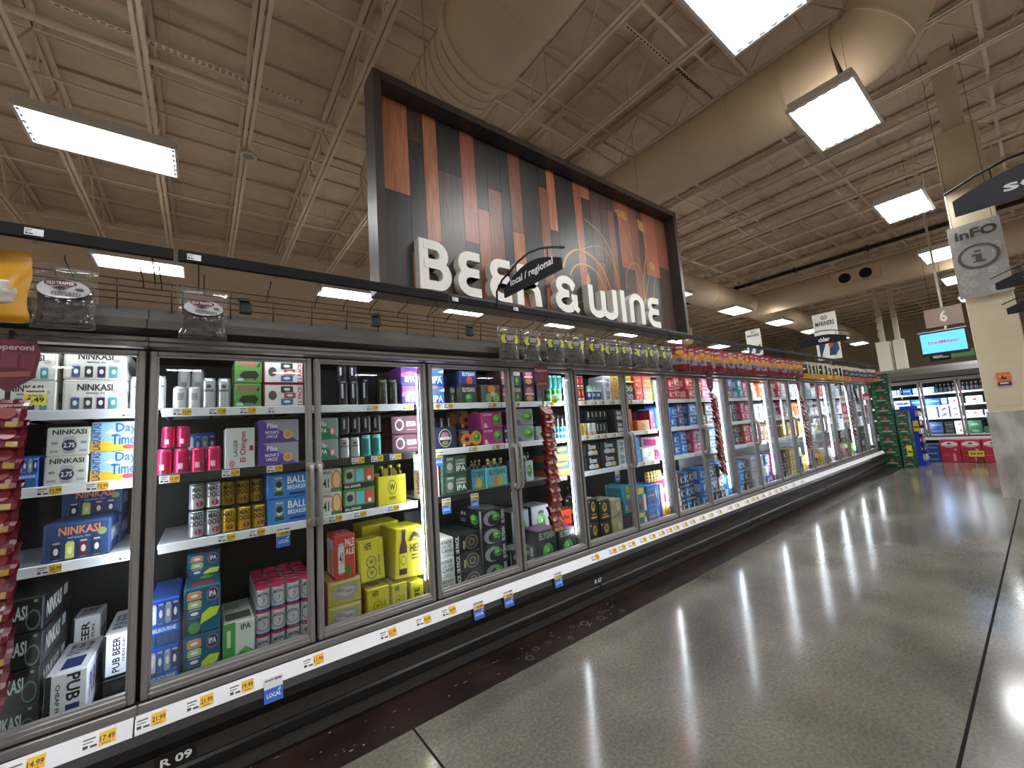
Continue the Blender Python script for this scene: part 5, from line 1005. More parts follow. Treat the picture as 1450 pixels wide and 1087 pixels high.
RT_ = [(0, 3, 258, 581, '12.99'), (0, 3, 308, 581, '11.99'), (0, 3, 351, 580, '11.99'), (0, 3, 390, 580, ''), (0, 2, 240, 674, '12.99'), (0, 2, 327, 666, '16.99'), (0, 2, 389, 660, '11.99'), (0, 1, 321, 756, '12.99'), (0, 1, 364, 750, '13.99'),
       (-1, 3, 187, 584, ''), (-1, 2, 70, 692, '11.99'), (-1, 2, 138, 685, '12.99'), (-1, 1, 70, 799, '20.99'), (-1, 1, 183, 780, ''), (1, 3, 445, 580, '11.99'), (1, 3, 527, 578, '11.99'), (1, 3, 578, 575, '7.99'), (1, 2, 507, 649, '11.99'), (1, 2, 534, 646, '11.99'), (1, 2, 560, 644, '11.99'), (1, 1, 475, 733, '11.99'), (1, 1, 510, 725, '11.99'), (1, 1, 557, 717, '12.99'),
       (2, 3, 616, 575, '7.99'), (2, 3, 635, 575, '8.99'), (2, 3, 697, 573, '9.99'), (2, 2, 669, 635, '11.99'), (2, 2, 702, 631, '11.99'), (3, 3, 731, 572, '9.99'), (3, 3, 779, 570, '9.99'), (3, 3, 796, 570, '9.99'), (3, 2, 800, 624, '9.99'), (3, 1, 797, 675, '14.99'), (4, 3, 827, 569, '9.99'), (4, 3, 841, 569, '9.99'), (4, 3, 852, 569, '9.99'), (4, 3, 866, 569, '9.99'), (4, 3, 878, 568, '9.99'), (4, 2, 830, 622, '9.99'), (4, 2, 846, 620, '9.99'), (4, 2, 856, 619, '9.99'), (4, 2, 869, 618, '9.99'), (4, 2, 881, 616, '9.99'), (5, 3, 892, 568, '9.99'), (5, 3, 908, 567, '9.99'), (5, 2, 915, 614, '9.99'), (5, 2, 928, 612, '9.99'), (5, 1, 910, 655, '9.99'), (5, 1, 924, 653, '9.99')]
cnt = {}
for d_, sh, px, py, pr in RT_:
    cnt[(d_, sh)] = cnt.get((d_, sh), 0) + 1
    zc = SHELF[sh] - .018; p = at(px, py, y=YS - .0155)
    what = '%s tag%s, %s on the %s rail behind %s door' % ('yellow and white price' if pr else 'plain white', ' reading ' + pr if pr else '', ORD[cnt[(d_, sh)] - 1], SHN[sh].replace(' shelf', '').replace('cooler floor', 'bottom'), ORD[d_ + 1])
    k = (pr, False, True, .085, .04, not pr)
    if k not in _TG: _TG[k] = tag_mesh(pr, True, False, .085, .04, not pr)
    thing('price_tag', _TG[k], what, 'price tag', (p.x, YS - .0145, zc))
for px, py, pr, t in ((401, 752, '20.99', 'the blue ballpark carton'), (592, 648, '18.99', 'the maroon carton'), (632, 710, '16.99', 'the forest green cartons'), (672, 703, '11.99', 'the aqua carriers'), (729, 700, '', 'the grey carriers'), (621, 643, '20.99', 'the navy carrier'), (874, 670, '16.99', 'the black script cartons'), (986, 613, '12.99', 'the blue flats'), (1013, 647, '11.99', 'the pink cartons')):
    tag(px, py, pr, YS - .02, local=True, what='small white yellow and blue hanging tag on the shelf below ' + t, w=.075, h=.05)
def rail_pt(px):  # point on the tilted channel at a photograph column
    y, z = -.112, .398
    a, c = span(px, px, y, z); return Vector((a, y, z))
BT = [(36, '14.99'), (140, '17.49'), (214, '21.99'), (283, '21.99'), (342, '19.99'), (444, '11.99'), (550, '21.99'), (600, '20.99'), (636, '14.99'), (843, '9.99'), (868, '9.99'), (881, '9.99'), (895, '9.99'), (911, '9.99'), (924, '9.99'), (937, '9.99'), (948, '9.99'), (958, '9.99'), (970, '9.99'), (981, '9.99'), (995, '9.99'), (1007, '9.99'), (1019, '9.99'), (1034, '9.99'), (1044, '9.99'), (1058, '9.99'), (1066, '9.99'), (1072, '9.99'), (1081, '9.99'), (1090, '9.99'), (1099, '9.99'), (1106, '9.99'), (1113, '9.99'), (1124, '9.99'), (1136, '9.99')]
for i, (px, pr) in enumerate(BT):
    p = rail_pt(px); k = (pr, False, True, .11, .05, False)
    if k not in _TG: _TG[k] = tag_mesh(pr, True, False, .11, .05)
    thing('price_tag', _TG[k], 'yellow and white tag on the low front rail, %s from the near end' % ORD[i], 'price tag', (p.x, -.1095, .4045), rot=(-.5, 0, 0))
for px, pr, t in ((386, '', 'biggest, below the red topped cans'), (674, '18.99', 'below the pale grey eighteen-packs'), (716, '21.99', 'below the silver swirl cases'), (786, '21.99', 'below the dark violet cases')):
    p = rail_pt(px); k = (pr, True, bool(pr), .085, .05, False)
    if k not in _TG: _TG[k] = tag_mesh(pr, bool(pr), True, .085 if px > 400 else .085, .05)
    thing('price_tag', _TG[k], 'blue LOCAL tag hanging from the front rail, ' + t, 'price tag', (p.x, -.142, .39), rot=(-.12, 0, 0))
for px, t in ((48, 'at the near end'), (275, 'before the big sign')): 
    p = at(px, 330 if px < 100 else 363, y=-.29); w_ = .05
    thing('price_tag', tag_mesh('', False, False, .055, .03, True), 'small white tag on the black strip ' + t, 'price tag', (p.x, -.2885, 2.573))
for px, t in ((645, 'left of the blade bracket'), (730, 'under the blade sign')):
    p = at(px, 432, y=-.275); thing('price_tag', tag_mesh('', False, False, .05, .03, True), 'small white tag on the black strip ' + t.replace('left of', 'just before'), 'price tag', (p.x, -.2755, 2.575))

# ------------------------------------------------------------------ hanging snack bags
FILM = film('bag_film', 'f6f6f6', 'ffffff', 1.55, .06, .05, 'd8d8d8')
def meat_mat():
    m = noisy('dried_meat', '0d0808', '33211e', 26, (.3, .5), .6, detail=5, lo=.35, hi=.7); return m
MEAT = meat_mat()
def pillow(w, h, t, v0=0.0, v1=1.0, nu=8, nv=12, seed=0, rough_=0.0, inset=0.0, top=.12):
    """closed bag: flat sealed top, full belly, gusseted foot; hangs down from z=0"""
    R = random.Random(seed); vs, fs = [], []
    for s in (-1, 1):
        for j in range(nv + 1):
            v = v0 + (v1 - v0) * j / nv                       # 0 at the foot, 1 at the top
            f = (top if v > .82 else min(1, .55 + 1.2 * v) * (1 - (max(0, v - .3) / .54) ** 2 * (1 - top)))
            hw = w / 2 * (1 + .05 * math.sin(3 * math.pi * v + seed) * (v < .8) - .03 * (v > .1) * (v < .6)) - inset
            for i in range(nu + 1):
                u = -1 + 2 * i / nu; d = t / 2 * f * max(0, 1 - u * u) ** .6 - (inset * .3)
                d = max(d, .0006) if abs(u) < 1 else 0
                n = R.uniform(-1, 1) * (rough_ + .0022) if 0 < i < nu else 0
                z = -h * (1 - v) + (-.012 * (1 - u * u) + .018 * math.cos(math.pi * u) * .3 if j == 0 and v0 == 0 else 0)
                vs.append((hw * u, s * d + n, z))
    N = (nu + 1) * (nv + 1)
    for j in range(nv):
        for i in range(nu):
            a = j * (nu + 1) + i; q = (a, a + 1, a + nu + 2, a + nu + 1)
            fs += [q, tuple(N + k for k in reversed(q))]
    for i in range(nu): fs += [(i, N + i, N + i + 1, i + 1), tuple(nv * (nu + 1) + k for k in ()) or (nv * (nu + 1) + i, nv * (nu + 1) + i + 1, N + nv * (nu + 1) + i + 1, N + nv * (nu + 1) + i)]
    return vs, fs
def clear_bag(w, h, seed, big):
    v, f = pillow(w, h, .055, seed=seed); fm = MB().add(v, f, FILM).mesh('film', True)
    v, f = pillow(w * .9, h, .048, .03, .60, seed=seed + 5, rough_=.004, inset=.004); mt = MB().add(v, f, MEAT).mesh('jerky', True)
    b = MB(); zc = -h * (.42 if big else .40)
    def fr(u, vv, e): return Vector((-w * .42 + w * .84 * u, -.019 - .012 * max(0, 1 - (2 * u - 1) ** 2) - e, zc - h * .16 + h * .32 * vv))
    if big:
        art = [('e', .5, .5, .5, .5, '55535a'), ('e', .5, .5, .48, .47, 'b9b8ba'), ('e', .45, .76, .3, .17, '5a2030'), ('t', .2, .68, .7, .84, 'OLD TRAPPER', 'd8d2d0'), ('p', [(.3, .5), (.45, .6), (.6, .5), (.45, .42)], '3a3a40'), ('t', .3, .16, .82, .34, 'PEPPERED', '5a5560'), ('e', .8, .5, .08, .07, '4a4a52')]
    else:
        art = [('e', .17, .48, .17, .4, 'b7b72a'), ('e', .83, .48, .17, .4, 'b7b72a'), ('e', .5, .5, .3, .48, '3f3a46'), ('e', .5, .66, .24, .16, '8a8690'), ('r', .24, .36, .76, .5, '22202a'), ('t', .3, .39, .7, .47, 'BEEF', 'c9c6c0'), ('r', .3, .14, .7, .2, '6a6670')]
    draw(b, art, fr, .0004, .3); lb = b.mesh('label')
    return [('film', fm), ('jerky', mt), ('label', lb)]
BIG = [clear_bag(.205, .285, 3, True), clear_bag(.2, .27, 9, True)]
for i, (px, py, z, t) in enumerate(((95, 373, 2.475, 'near the end of the rack'), (289, 407, 2.446, 'hanging alone further along'))):
    p = at(px, py, y=-.21); thing('jerky_bag', BIG[i], 'clear bag of dark peppered jerky with oval label, ' + t, 'snack bag', (p.x, -.21, z), (-.08, .06)[i], group='large clear jerky bags')
gb = MB(); v, f = pillow(.2, .3, .055, seed=2); gb.add(v, f, mat('c08a1c', .25)); 
gb2 = MB(); v, f = pillow(.17, .3, .058, .22, .55, seed=4); gb2.add(v, f, mat('a9a29a', .2))
p = at(-3, 357, y=-.22); thing('jerky_bag', [('film', gb.mesh('film', True)), ('window', gb2.mesh('window', True))], 'gold foil snack bag with clear window at the very end of the rack', 'snack bag', (p.x, -.22, 2.5), -.15)
SM = [clear_bag(.2, .29, 20 + k, False) for k in range(3)]
for i, px in enumerate((718, 750, 783, 811, 840, 861, 882, 903, 920, 938)):
    p = at(px, 460, y=-.2)
    thing('jerky_bag', SM[i % 3], 'clear jerky bag with yellow round label below the big lettering, %s from the near end' % ORD[i], 'snack bag', (p.x, -.2, 2.452 + rnd.uniform(-.008, .008)), rnd.uniform(-.25, .05), group='clear jerky bags with yellow labels')
def foil_bag(bands, seed, w=.17, h=.29, art=()):
    b = MB(); v, f = pillow(w, h, .05, seed=seed, nv=12)
    nf = 8 * 12 * 2
    for k, q in enumerate(f):
        z = sum(v[i][2] for i in q) / len(q); t = 1 + z / h
        c = next(c for lim, c in bands if t <= lim)
        b.add([v[i] for i in q], [tuple(range(len(q)))], mat(c, .25))
    def fr(u, vv, e): return Vector((-w / 2 + w * u, -.027 - e, -h + h * vv))
    draw(b, art, fr, .0006, .3)
    return b.mesh('snack_bag', True)
RB = [foil_bag([(.2, '641024'), (.42, '7d7680'), (.62, 'a8681c'), (1.1, '7a1029')], 31, art=[('e', .5, .66, .3, .1, 'c08a2c'), ('t', .25, .80, .75, .88, 'JERKY', 'e8d8d8'), ('e', .45, .34, .2, .08, '4a3038')]),
      foil_bag([(.22, '6a1226'), (.4, '6f6a74'), (.6, 'a5701a'), (1.1, '801428')], 35, art=[('e', .5, .6, .3, .1, 'b5822a'), ('t', .25, .78, .75, .86, 'JERKY', 'e8d8d8'), ('e', .5, .3, .24, .08, '3f2a30')])]
for i in range(32):
    x = 4.72 + i * .128
    thing('snack_bag', RB[i % 2], 'shiny red snack bag with orange picture band hanging, %s along the red ones' % ORD[i], 'snack bag', (x, -.2 + rnd.uniform(-.02, .02), 2.47 + rnd.uniform(-.012, .012)), rnd.uniform(-.75, -.25), group='red snack bags over the cooler')
XB = [foil_bag([(.22, 'c08a1c'), (.62, '1c1d20'), (.8, '26282c'), (1.1, 'aaa496')], 41, art=[('p', [(0, .95), (.14, .95), (.1, .2), (0, .25)], 'b9b3a2'), ('p', [(.86, .95), (1, .95), (1, .25), (.9, .2)], 'b9b3a2'), ('r', .3, .5, .7, .58, 'b9b4a4')]), foil_bag([(.22, 'b89a3a'), (.72, '23282c'), (1.1, 'b0a88f')], 44, art=[('e', .5, .4, .25, .1, 'd0c8b0')]),
      foil_bag([(.24, 'c8641c'), (.74, '2a2829'), (1.1, 'aca189')], 47, art=[('e', .5, .44, .2, .1, 'c9bda0')]), foil_bag([(.22, 'a05a4a'), (.74, '34383e'), (1.1, 'aea899')], 49, art=[('r', .2, .4, .8, .5, '8a9098')])]
XL = ['gold footed', 'yellow footed', 'orange footed', 'rose footed']
for i in range(42):
    x = 8.86 + i * .119; k = (0, 1, 0, 1, 0, 0, 1, 0, 2, 1, 0, 1, 2, 3, 1, 3, 3, 3, 3, 3, 3, 3, 3, 3, 3, 3, 2, 3)[i * 2 // 3]
    thing('snack_bag', XB[k], '%s black and cream snack bag at the far end, %s along' % (XL[k], ORD[i]), 'snack bag', (x, -.2 + rnd.uniform(-.02, .02), 2.46 + rnd.uniform(-.012, .012)), rnd.uniform(-.95, -.5), group='mixed snack bags over the cooler')
# racks: pegs in front of every bag
pegs = [(o.location.x, .012) for o in ALL if o.name.startswith(('jerky_bag', 'snack_bag'))]
EX = [-.55, -.02, .05, .52, .78, .95, 1.12, 1.32, 1.55, 1.7, 1.95]
RS = [(-1.6, .11, 'at the near end'), (.115, 3.1, 'mostly empty'), (3.11, 6.2, 'under the lettering'), (6.21, 9.9, 'with the red bags'), (9.91, 13.9, 'with the mixed bags')]
for xa, xb, wd in RS: rack(xa, xb, wd, sorted(q for q in pegs + [(x, .03) for x in EX] if xa < q[0] < xb))

# ------------------------------------------------------------------ pepperoni clip strips
PK = MB(); v, f = pillow(.135, .125, .022, seed=61, nu=8, nv=8)
for q in f:
    z = sum(v[i][2] for i in q) / len(q); PK.add([v[i] for i in q], [tuple(range(len(q)))], mat('8f7434' if z < -.121 or z > -.006 else '561020', .2))
def _fr(u, vv, e): return Vector((-.06 + .12 * u, -.0125 - e, -.12 + .11 * vv))
draw(PK, [('e', .35, .45, .26, .28, '8a3a3a'), ('e', .62, .42, .22, .26, '7a2c30'), ('t', .3, .66, .92, .86, 'pepperoni', 'a88890')], _fr, .0005, .25)
PK = PK.mesh('packet', True)
def header():
    b = MB(); c = mat('5f1f33', .4)
    out = [(-.075, -.12), (-.09, -.02), (-.075, .05), (.075, .05), (.09, -.02), (.075, -.12), (0, -.185)]
    b.prism(out, 1, -.001, .001, c)
    fr = flat_frame((-.075, -.0012, -.185), (.15, 0, 0), (0, 0, .235))
    draw(b, [('e', .5, .94, .3, .05, '8a3a50'), ('t', .02, .76, .96, .9, 'Pepperoni', 'd0a8b4'), ('p', [(.04, .42), (.3, .46), (.28, .74), (.0, .7)], '7a2c40'), ('p', [(.34, .46), (.66, .46), (.66, .74), (.34, .74)], '84344a'), ('p', [(.7, .46), (.96, .42), (1.0, .7), (.72, .74)], '7a2c40'), ('p', [(.1, .26), (.9, .3), (.94, .4), (.1, .36)], '9a5a48')], fr)
    return b.mesh('header_card')
HD = header()
STRIPS = [(-.44, 2.11, 1.86, 14, 'in front of the first door'), None, None, None, None]
for k, (px, py0, py1, n, t) in enumerate(((None, 0, 0, 14, 'in front of the first door'), (771, 575, 742, 13, 'in front of the fifth door'), (1008, 558, 668, 13, 'at the eighth door'), (1133, 561, 632, 12, 'at the twelfth door'), (1201, 566, 622, 10, 'at the sixteenth door'))):
    if px is None: x, z0, z1 = -.44, 1.87, .76
    else:
        a = at(px, py0, y=-.1); x, z0 = a.x, a.z; z1 = at(px + 12, py1, y=-.13).z + .05
    b = MB(); b.box(-.008, .008, -.001, .001, z1 + .06 - z0, 2.19 - z0, mat('1a1a1c', .4))
    b.tube([(0, 0, 2.17 - z0), (0, .03, 2.185 - z0), (0, .058, 2.18 - z0)], .003, WIRE, 5); st = b.mesh('strap')
    e = thing('clip_strip', [('strap', st), ('header_card', HD)], 'black clip strip with maroon header card hanging ' + t, 'clip strip', (x, -.085, z0), group='clip strips on the cooler')
    next(c for c in e.children if c.name.startswith('header')).location = (0, -.006, 2.10 - z0)
    for i in range(n):
        z = z0 - (z0 - z1 - .0) * i / (n - 1) + .012
        thing('pepperoni_packet', PK, 'maroon pepperoni packet with gold edges, %s down the strip %s' % (ORD[i], t), 'snack packet', (x + rnd.uniform(-.006, .006), -.094, z), rot=(-.5 + rnd.uniform(-.06, .06), 0, rnd.uniform(-.1, .1)), group='pepperoni packets on clip strips')
p = at(79 / 2, 552, y=-.12)
b = MB(); b.box(-.034, .034, -.001, 0, -.045, .03, mat('e6e2d2', .4)); draw(b, [('r', 0, 0, 1, .62, 'd8cf2c'), ('t', .1, .16, .9, .46, '4.49', '1c1a10'), ('t', .2, .5, .8, .6, 'SALE', '3a3810'), ('r', .1, .75, .9, .85, '6a6a66')], flat_frame((-.034, -.0012, -.045), (.068, 0, 0), (0, 0, .075)))
thing('price_tag', b.mesh('price_tag'), 'yellow sale tag reading 4.49 clipped under the first pepperoni header', 'price tag', (-.36, -.088, 1.905))
p = at(775, 557, y=-.1); thing('price_tag', bpy.data.objects[ALL[-1].name].data, 'small yellow tag clipped beside the second pepperoni strip', 'price tag', (p.x + .09, -.088, 1.86))

def card(name, px0, px1, py0, py1, y, base, art, label):
    a, c = at(px0, py0, y=y), at(px1, py1, y=y); w_, h_ = c.x - a.x, a.z - c.z; b = MB(); b.box(-w_ / 2, w_ / 2, -.002, .002, -h_ / 2, h_ / 2, mat(base, .4))
    draw(b, art, flat_frame((-w_ / 2, -.0022, -h_ / 2), (w_, 0, 0), (0, 0, h_)))
    b.tube([(0, 0, h_ / 2 - .01), (0, .03, h_ / 2 + .02), (0, y * -1 - .027, h_ / 2 + .02)], .003, WIRE, 4)
    thing(name, b.mesh(name), label, 'card', ((a.x + c.x) / 2, y, (a.z + c.z) / 2))
card('hanging_card', 1188, 1203, 560, 597, -.09, 'd8ccc8', [('r', .1, .3, .95, .72, 'a82a44'), ('r', .15, .82, .85, .92, 'c88a8a'), ('r', .25, .4, .7, .6, 'd8a8b0'), ('r', .1, .1, .9, .2, 'b06a74')], 'white and red promotional card hanging before the last doors')
card('hanging_card', 1221, 1232, 557, 567, -.06, 'b02a4a', [('r', .1, .15, .9, .6, 'e0c4cc')], 'small pink and white card at the last door, upper one')
card('hanging_card', 1222, 1231, 572, 590, -.06, 'd0b8cc', [('r', .2, .3, .8, .9, '5a3a5f'), ('r', .3, .1, .7, .25, 'b8426a')], 'small lilac card at the last door, lower one')
b = MB()
for k in range(4): b.tube([(.02 * k, -.02, 0), (.02 * k + .06, -.05, -.3)], .018, mat('141416', .3), 8, r2=.01)
a = at(1208, 549, y=-.08); b.tube([(.03, -.02, 0), (.03, .0, .12), (.03, .034, .14)], .003, WIRE, 4)
thing('hanging_pouch', b.mesh('hanging_pouch'), 'black stick shaped pouches hanging above the last pepperoni strip', 'pouch', (a.x, -.06, a.z))

# ------------------------------------------------------------------ carton tower and display at the end of the cooler
def bottle_case(c, art, w, d, h, top=None):
    b = MB(); b.box(-w / 2, w / 2, -d / 2, d / 2, 0, h, mat(c, .4), .005); fr = box_frames(w, d, h)
    draw(b, art, fr['front']); draw(b, art, fr['side']); draw(b, top or [('r', .1, .45, .9, .55, '1a3a24')], fr['top']); return b.mesh('carton')
HA = [('p', [(.5 + .17 * (1 if i % 2 == 0 else .42) * math.sin(math.pi * i / 5), .66 + .24 * (1 if i % 2 == 0 else .42) * math.cos(math.pi * i / 5)) for i in range(10)], 'c03a3f'), ('r', .22, .34, .8, .40, '8aa892'), ('t', .26, .42, .76, .5, 'Heineken', 'c9d6cc'), ('e', .16, .8, .1, .08, '4f8a5c'), ('r', .05, .1, .2, .5, '2f6a40'), ('r', .7, .1, .9, .2, '6a9a76'), ('e', .86, .7, .08, .1, '2f6a40'), ('r', .3, .06, .6, .16, '0f3a20')]
cm = bottle_case('17452a', HA, .35, .3, .262)
for i in range(9): thing('bottle_case', cm, 'green beer case with red star in the tall tower, %s from the floor' % ORD[i], 'beer case', (14.27 + rnd.uniform(-.008, .008), -.215 + rnd.uniform(-.01, .01), .002 + i * .2635), -math.pi / 2 + rnd.uniform(-.02, .02), group='green beer cases in the tower')
cm = bottle_case('1a4a2c', HA, .235, .3, .198)
for i in range(7): thing('bottle_case', cm, 'small green beer case with red star in the shorter stack, %s from the floor' % ORD[i], 'beer case', (14.27 + rnd.uniform(-.008, .008), -.53 + rnd.uniform(-.008, .008), .002 + i * .1995), -math.pi / 2 + rnd.uniform(-.03, .03), group='green beer cases in the shorter stack')
b = MB(); BL = mat('1c35b8', .4); b.box(14.55, 14.57, -.72, -.44, 0, 1.5, BL, .002); b.box(14.57, 15.0, -.46, -.44, 0, 1.5, BL); b.box(14.98, 15.0, -.72, -.44, 0, 1.5, BL)
b.prism([(-.72, 0), (-.76, 0), (-.76, .12), (-.72, .12)], 0, 14.55, 15.0, BL)
sh = MB()
for k in range(6): sh.box(14.57, 14.98, -.77, -.46, .12 + .22 * k, .132 + .22 * k, BL)
e = thing('cardboard_display', [('panel', b.mesh('panel')), ('shelf', sh.mesh('shelf'))], 'tall blue cardboard display behind the green cases', 'display')
for k in range(6):
    for j, c in enumerate(('b9a890', '2a2630')):
        c = ('c0b09a', '3a2c34', '8a4a5a', 'd0c8b8', '22202a', 'b08a6a')[(k + 3 * j) % 6]; m = MB(); m.box(-.08, .08, -.06, .06, 0, .13, mat(c, .4), .004); draw(m, [('e', .5, .5, .25, .25, 'd9d2c4')], box_frames(.16, .12, .13)['front']); draw(m, [('e', .5, .5, .25, .25, 'd9d2c4')], box_frames(.16, .12, .13)['side'])
        thing('snack_box', m.mesh('snack_box'), 'small box on the blue cardboard display, %s tier, %s of two' % (ORD[k], ORD[j]), 'box', (14.67 + .19 * j, -.71, .133 + .22 * k), group='small boxes on the blue display')
for px, py, t in ((1288, 638, 'on the shorter green stack'), (1297, 603, 'on the blue display')):
    a = at(px, py, x=14.1 if px < 1290 else 14.54); b = MB(); b.box(-.002, .0, -.05, .05, -.13, .13, mat('d8cf3a', .5)); draw(b, [('r', .1, .3, .9, .5, '6a641c')], flat_frame((-.0022, .05, -.13), (0, -.1, 0), (0, 0, .26)))
    thing('price_tag', b.mesh('price_tag'), 'yellow price card %s' % t, 'price tag', a)

# ------------------------------------------------------------------ cooler across the end of the aisle
XB_ = 16.3
parts = []; b = MB(); b.box(XB_ + .08, XB_ + .9, -3.6, 1.6, 0, .56, BLKM); b.box(XB_ - .02, XB_ + .1, -3.6, 1.6, .5, .57, BLK); b.box(XB_ - .05, XB_ - .02, -3.6, 1.6, .52, .60, RAILW, .003)
b.box(XB_ + .82, XB_ + .9, -3.6, 1.6, .56, 2.5, LINER); b.box(XB_ + .02, XB_ + .9, -3.6, 1.6, 2.17, 2.36, mat('3a3531', .6)); b.box(XB_ - .04, XB_ + .1, -3.6, 1.6, 2.15, 2.19, GREY2); b.prism([(XB_ - .1, 2.22), (XB_ + .9, 2.22), (XB_ + .9, 2.62), (XB_ + .1, 2.5), (XB_ - .1, 2.36)], 1, -3.6, 1.6, mat('4a443e', .5))
parts.append(('body', b.mesh('body')))
yl = [.78, .06, -.66, -1.38, -2.10, -2.82]
for i in range(5):
    m = MB(); a, c = yl[i] - .01, yl[i + 1] + .01
    for (u0, u1, z0, z1) in ((c, c + .045, .62, 2.14), (a - .045, a, .62, 2.14), (c, a, .62, .66), (c, a, 2.10, 2.14)): m.box(XB_ - .02, XB_ + .01, u0, u1, z0, z1, GREY2, .004)
    g = MB(); g.box(XB_ - .008, XB_ - .004, c + .045, a - .045, .66, 2.1, GLASS)
    hd = MB(); hd.tube([(XB_ - .02, c + .03, 1.2), (XB_ - .06, c + .03, 1.22), (XB_ - .06, c + .03, 1.5), (XB_ - .02, c + .03, 1.52)], .012, GREY2, 6)
    parts.append(('door', m.mesh('door'), [('glass_pane', g.mesh('glass_pane')), ('handle', hd.mesh('handle', True))]))
ZB2 = [.66, 1.12, 1.46, 1.80]
for z in ZB2:
    m = MB(); m.box(XB_ + .13, XB_ + .8, -3.5, 1.5, z - .02, z, SHELFM); m.box(XB_ + .115, XB_ + .13, -3.5, 1.5, z - .04, z + .005, RAILW); parts.append(('shelf', m.mesh('shelf')))
m = MB()
for y in yl: m.box(XB_ + .02, XB_ + .06, y - .03, y - .01, .8, 2.0, LEDM)
parts.append(('led_strip', m.mesh('led_strip')))
thing('cooler_case', parts, 'glass door cooler standing across the end of the aisle', 'cooler')
AR = [('p', [(.3, .3), (.45, .5), (.3, .75), (.5, .62), (.75, .75), (.62, .5), (.75, .28), (.5, .4)], 'b02a34')]
S.update(kb=dict(c='2f6fc0', f=[('r', .1, .5, .9, .7, '9fd0f0')], look='blue beer carton'), kw=dict(c='dcdcda', f=AR, look='white carton with red mark'), ky=dict(c='d4dce8', f=[('r', 0, 0, .12, 1, 'e0b83a'), ('r', .2, .4, .9, .7, '2f4a9a')], look='white and blue carton with yellow edge'),
         kp=dict(c='9ab4d4', f=[('r', .1, .3, .9, .6, 'dfe8f2')], look='pale blue can pack'), kv=dict(c='d8d4de', f=[('p', [(.1, .2), (.6, .7), (.9, .6), (.5, .3)], '6a4a9a')], look='white carton with violet swash'), kn=dict(c='1f3562', f=[('r', .1, .4, .9, .6, '4a6aa4')], look='navy beer carton'),
         kk=dict(c='2a2628', f=[('r', .1, .4, .9, .6, '6a6468')], look='dark beer carton'), kg=dict(c='1f4a30', f=[('e', .5, .4, .3, .2, '5a8a64')], look='dark green beer carton'), kt=dict(c='a08e72', f=[('r', .2, .3, .8, .6, '4a4036')], look='tan beer carton'))
ROWS = [(0, [('kt', .0, -.12, 1), ('kt', -.14, -.30, 1), ('kk', -.32, -.6, 1), ('kn', -.69, -.96, 2), ('kk', -.98, -1.15, 2), ('kw', -1.17, -1.36, 2), ('kg', -1.42, -1.66, 2), ('kg', -1.68, -1.98, 1), ('kw', -2.0, -2.2, 2)]),
        (1, [('kt', -.1, -.24, 1), ('ky', -.38, -.56, 1), ('kp', -.69, -.9, 2), ('kv', -.92, -1.12, 2), ('kv', -1.14, -1.34, 2), ('kw', -1.42, -1.72, 1), ('kw', -1.75, -2.0, 1)]),
        (2, [('ky', -.0, -.38, 1), ('kb', -.40, -.64, 1), ('kb', -.69, -.98, 1), ('kp', -1.0, -1.12, 1), ('kw', -1.14, -1.36, 1), ('kw', -1.46, -1.76, 1), ('kw', -1.8, -2.06, 1)]),
        (3, [('kb', -.26, -.45, 1), ('kp', -.47, -.62, 1), ('kp', -.69, -.92, 1)])]
n_ = {}
for sh, row in ROWS:
    for c, ya, yb, n in row:
        ht = (.17, .15, .19, .18)[sh]
        me, w_, d_, h_ = box_mesh(c, ya - yb - .012, .26, ht)
        i_ = row.index((c, ya, yb, n))
        for j in range(n):
            thing('lager_carton', me, '%s, %s along%s, %s of the end cooler' % (S[c]['look'], ORD[i_], ('', ' ' + ('lower', 'upper')[j])[n > 1], ('floor', 'third shelf', 'second shelf', 'top shelf')[sh]), 'beer carton', (XB_ + .16 + d_ / 2, (ya + yb) / 2, ZB2[sh] + .002 + j * (h_ + .001)), -math.pi / 2)
for i, y in enumerate((-.04, -.11, -.18)):
    bd, ld, r, h = can_mesh('white', .033, .17); thing('beer_can', [('can_body', bd), ('lid', ld)], 'tall white can in the end cooler, top shelf, %s along' % ORD[i], 'can', (XB_ + .2, y, ZB2[3] + .002), -1.6, group='white cans in the end cooler')
for i, y in enumerate((-.96, -1.04, -1.12, -1.2, -1.28, -1.46, -1.54, -1.62, -1.7, -1.78)):
    bp = bottle_parts('15181c', ('8a8c90', 'c8a84a')[i % 2], '2a2c32'); o = thing('beer_bottle', [('glass_body', bp[0]), ('cap', bp[1])], 'dark bottle in the end cooler, top shelf, %s along' % ORD[i], 'bottle', (XB_ + .2, y, ZB2[3] + .002), group='dark bottles in the end cooler')
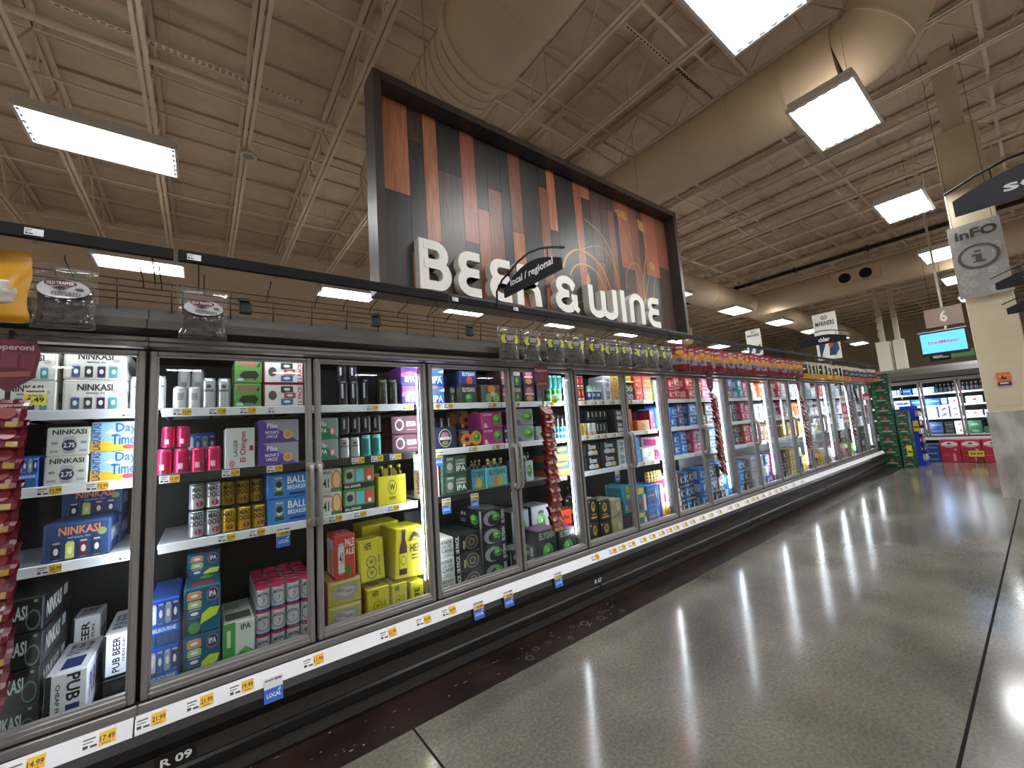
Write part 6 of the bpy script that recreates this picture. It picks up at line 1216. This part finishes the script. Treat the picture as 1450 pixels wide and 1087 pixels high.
# cases stacked on the floor before it
BA = [('r', 0, .0, 1, .3, 'a01c34'), ('e', .5, .62, .42, .26, 'd9d4d0'), ('t', .2, .42, .8, .54, 'Budweiser', 'a01c34'), ('p', [(.36, .66), (.5, .8), (.64, .66), (.5, .6)], '3a3634'), ('r', .7, .08, .84, .22, 'c8a8a8')]
cb = bottle_case('b8203c', BA, .355, .4, .285); cr = bottle_case('a51c36', [('r', .6, .1, .75, .8, 'c88a94'), ('r', .1, .6, .5, .7, 'c04a5c')], .355, .4, .27)
for i, y in enumerate((-1.1, -1.465, -1.83)):
    thing('bottle_case', cr, 'red beer case on the floor before the end cooler, %s along' % ORD[i], 'beer case', (15.75, y, .002), -math.pi / 2, group='red cases on the floor'); thing('bottle_case', cb, 'red and white bow mark case on top of a red one, %s along' % ORD[i], 'beer case', (15.75, y, .274), -math.pi / 2, group='red and white cases')
cn = bottle_case('24427a', [('r', .1, .3, .9, .6, '5a7ab0'), ('r', .05, .8, .5, .9, 'c8d0e0')], .38, .4, .15)
for j in range(3): thing('bottle_case', cn, 'navy beer case left of the red ones, %s from the floor'.replace('left of', 'beside') % ORD[j], 'beer case', (15.75, -.72, .002 + .1515 * j), -math.pi / 2, group='navy cases on the floor')
a, c = at(1370, 637, x=15.48), at(1396, 649, x=15.48); a.z = .3; c.z = .14
m_ = board(15.48, a.y, c.y, c.z, a.z, 'd8c42c', [('o', 0, 0, 1, 1, .03, .05, '22200c'), ('t', .12, .26, .88, .72, '24.99', '1a180a')], .01)
st = MB(); st.tube([(15.495, (a.y + c.y) / 2, c.z), (15.495, (a.y + c.y) / 2, .002)], .008, BLK, 6); st.box(15.45, 15.53, (a.y + c.y) / 2 - .06, (a.y + c.y) / 2 + .06, 0, .012, BLK)
thing('price_sign', [('board', m_), ('stand', st.mesh('stand'))], 'yellow sign reading 24.99 in front of the red cases', 'sign')
# packet hung on the column
a = at(1421, 536, x=10.2); b = MB(); v, f = pillow(.14, .2, .03, seed=77, nu=6, nv=8)
for q in f:
    z = sum(v[i][2] for i in q) / len(q); b.add([v[i] for i in q], [tuple(range(len(q)))], mat('d8692c' if z > -.14 else '3a3460', .3))
_f = lambda u, vv, e: Vector((-.07 + .14 * u, -.017 - e, -.2 + .2 * vv))
draw(b, [('p', [(.3, .5), (.45, .8), (.6, .55), (.7, .75), (.75, .45)], '3a2420'), ('r', .2, .1, .8, .2, 'c8c4d8')], _f)
b.tube([(0, 0, -.01), (0, .01, .0), (0, .06, .0)], .003, WIRE, 4)
thing('snack_packet', b.mesh('snack_packet', True), 'orange and purple packet hanging on the beige column', 'packet', (10.215, a.y, a.z + .1), -math.pi / 2)
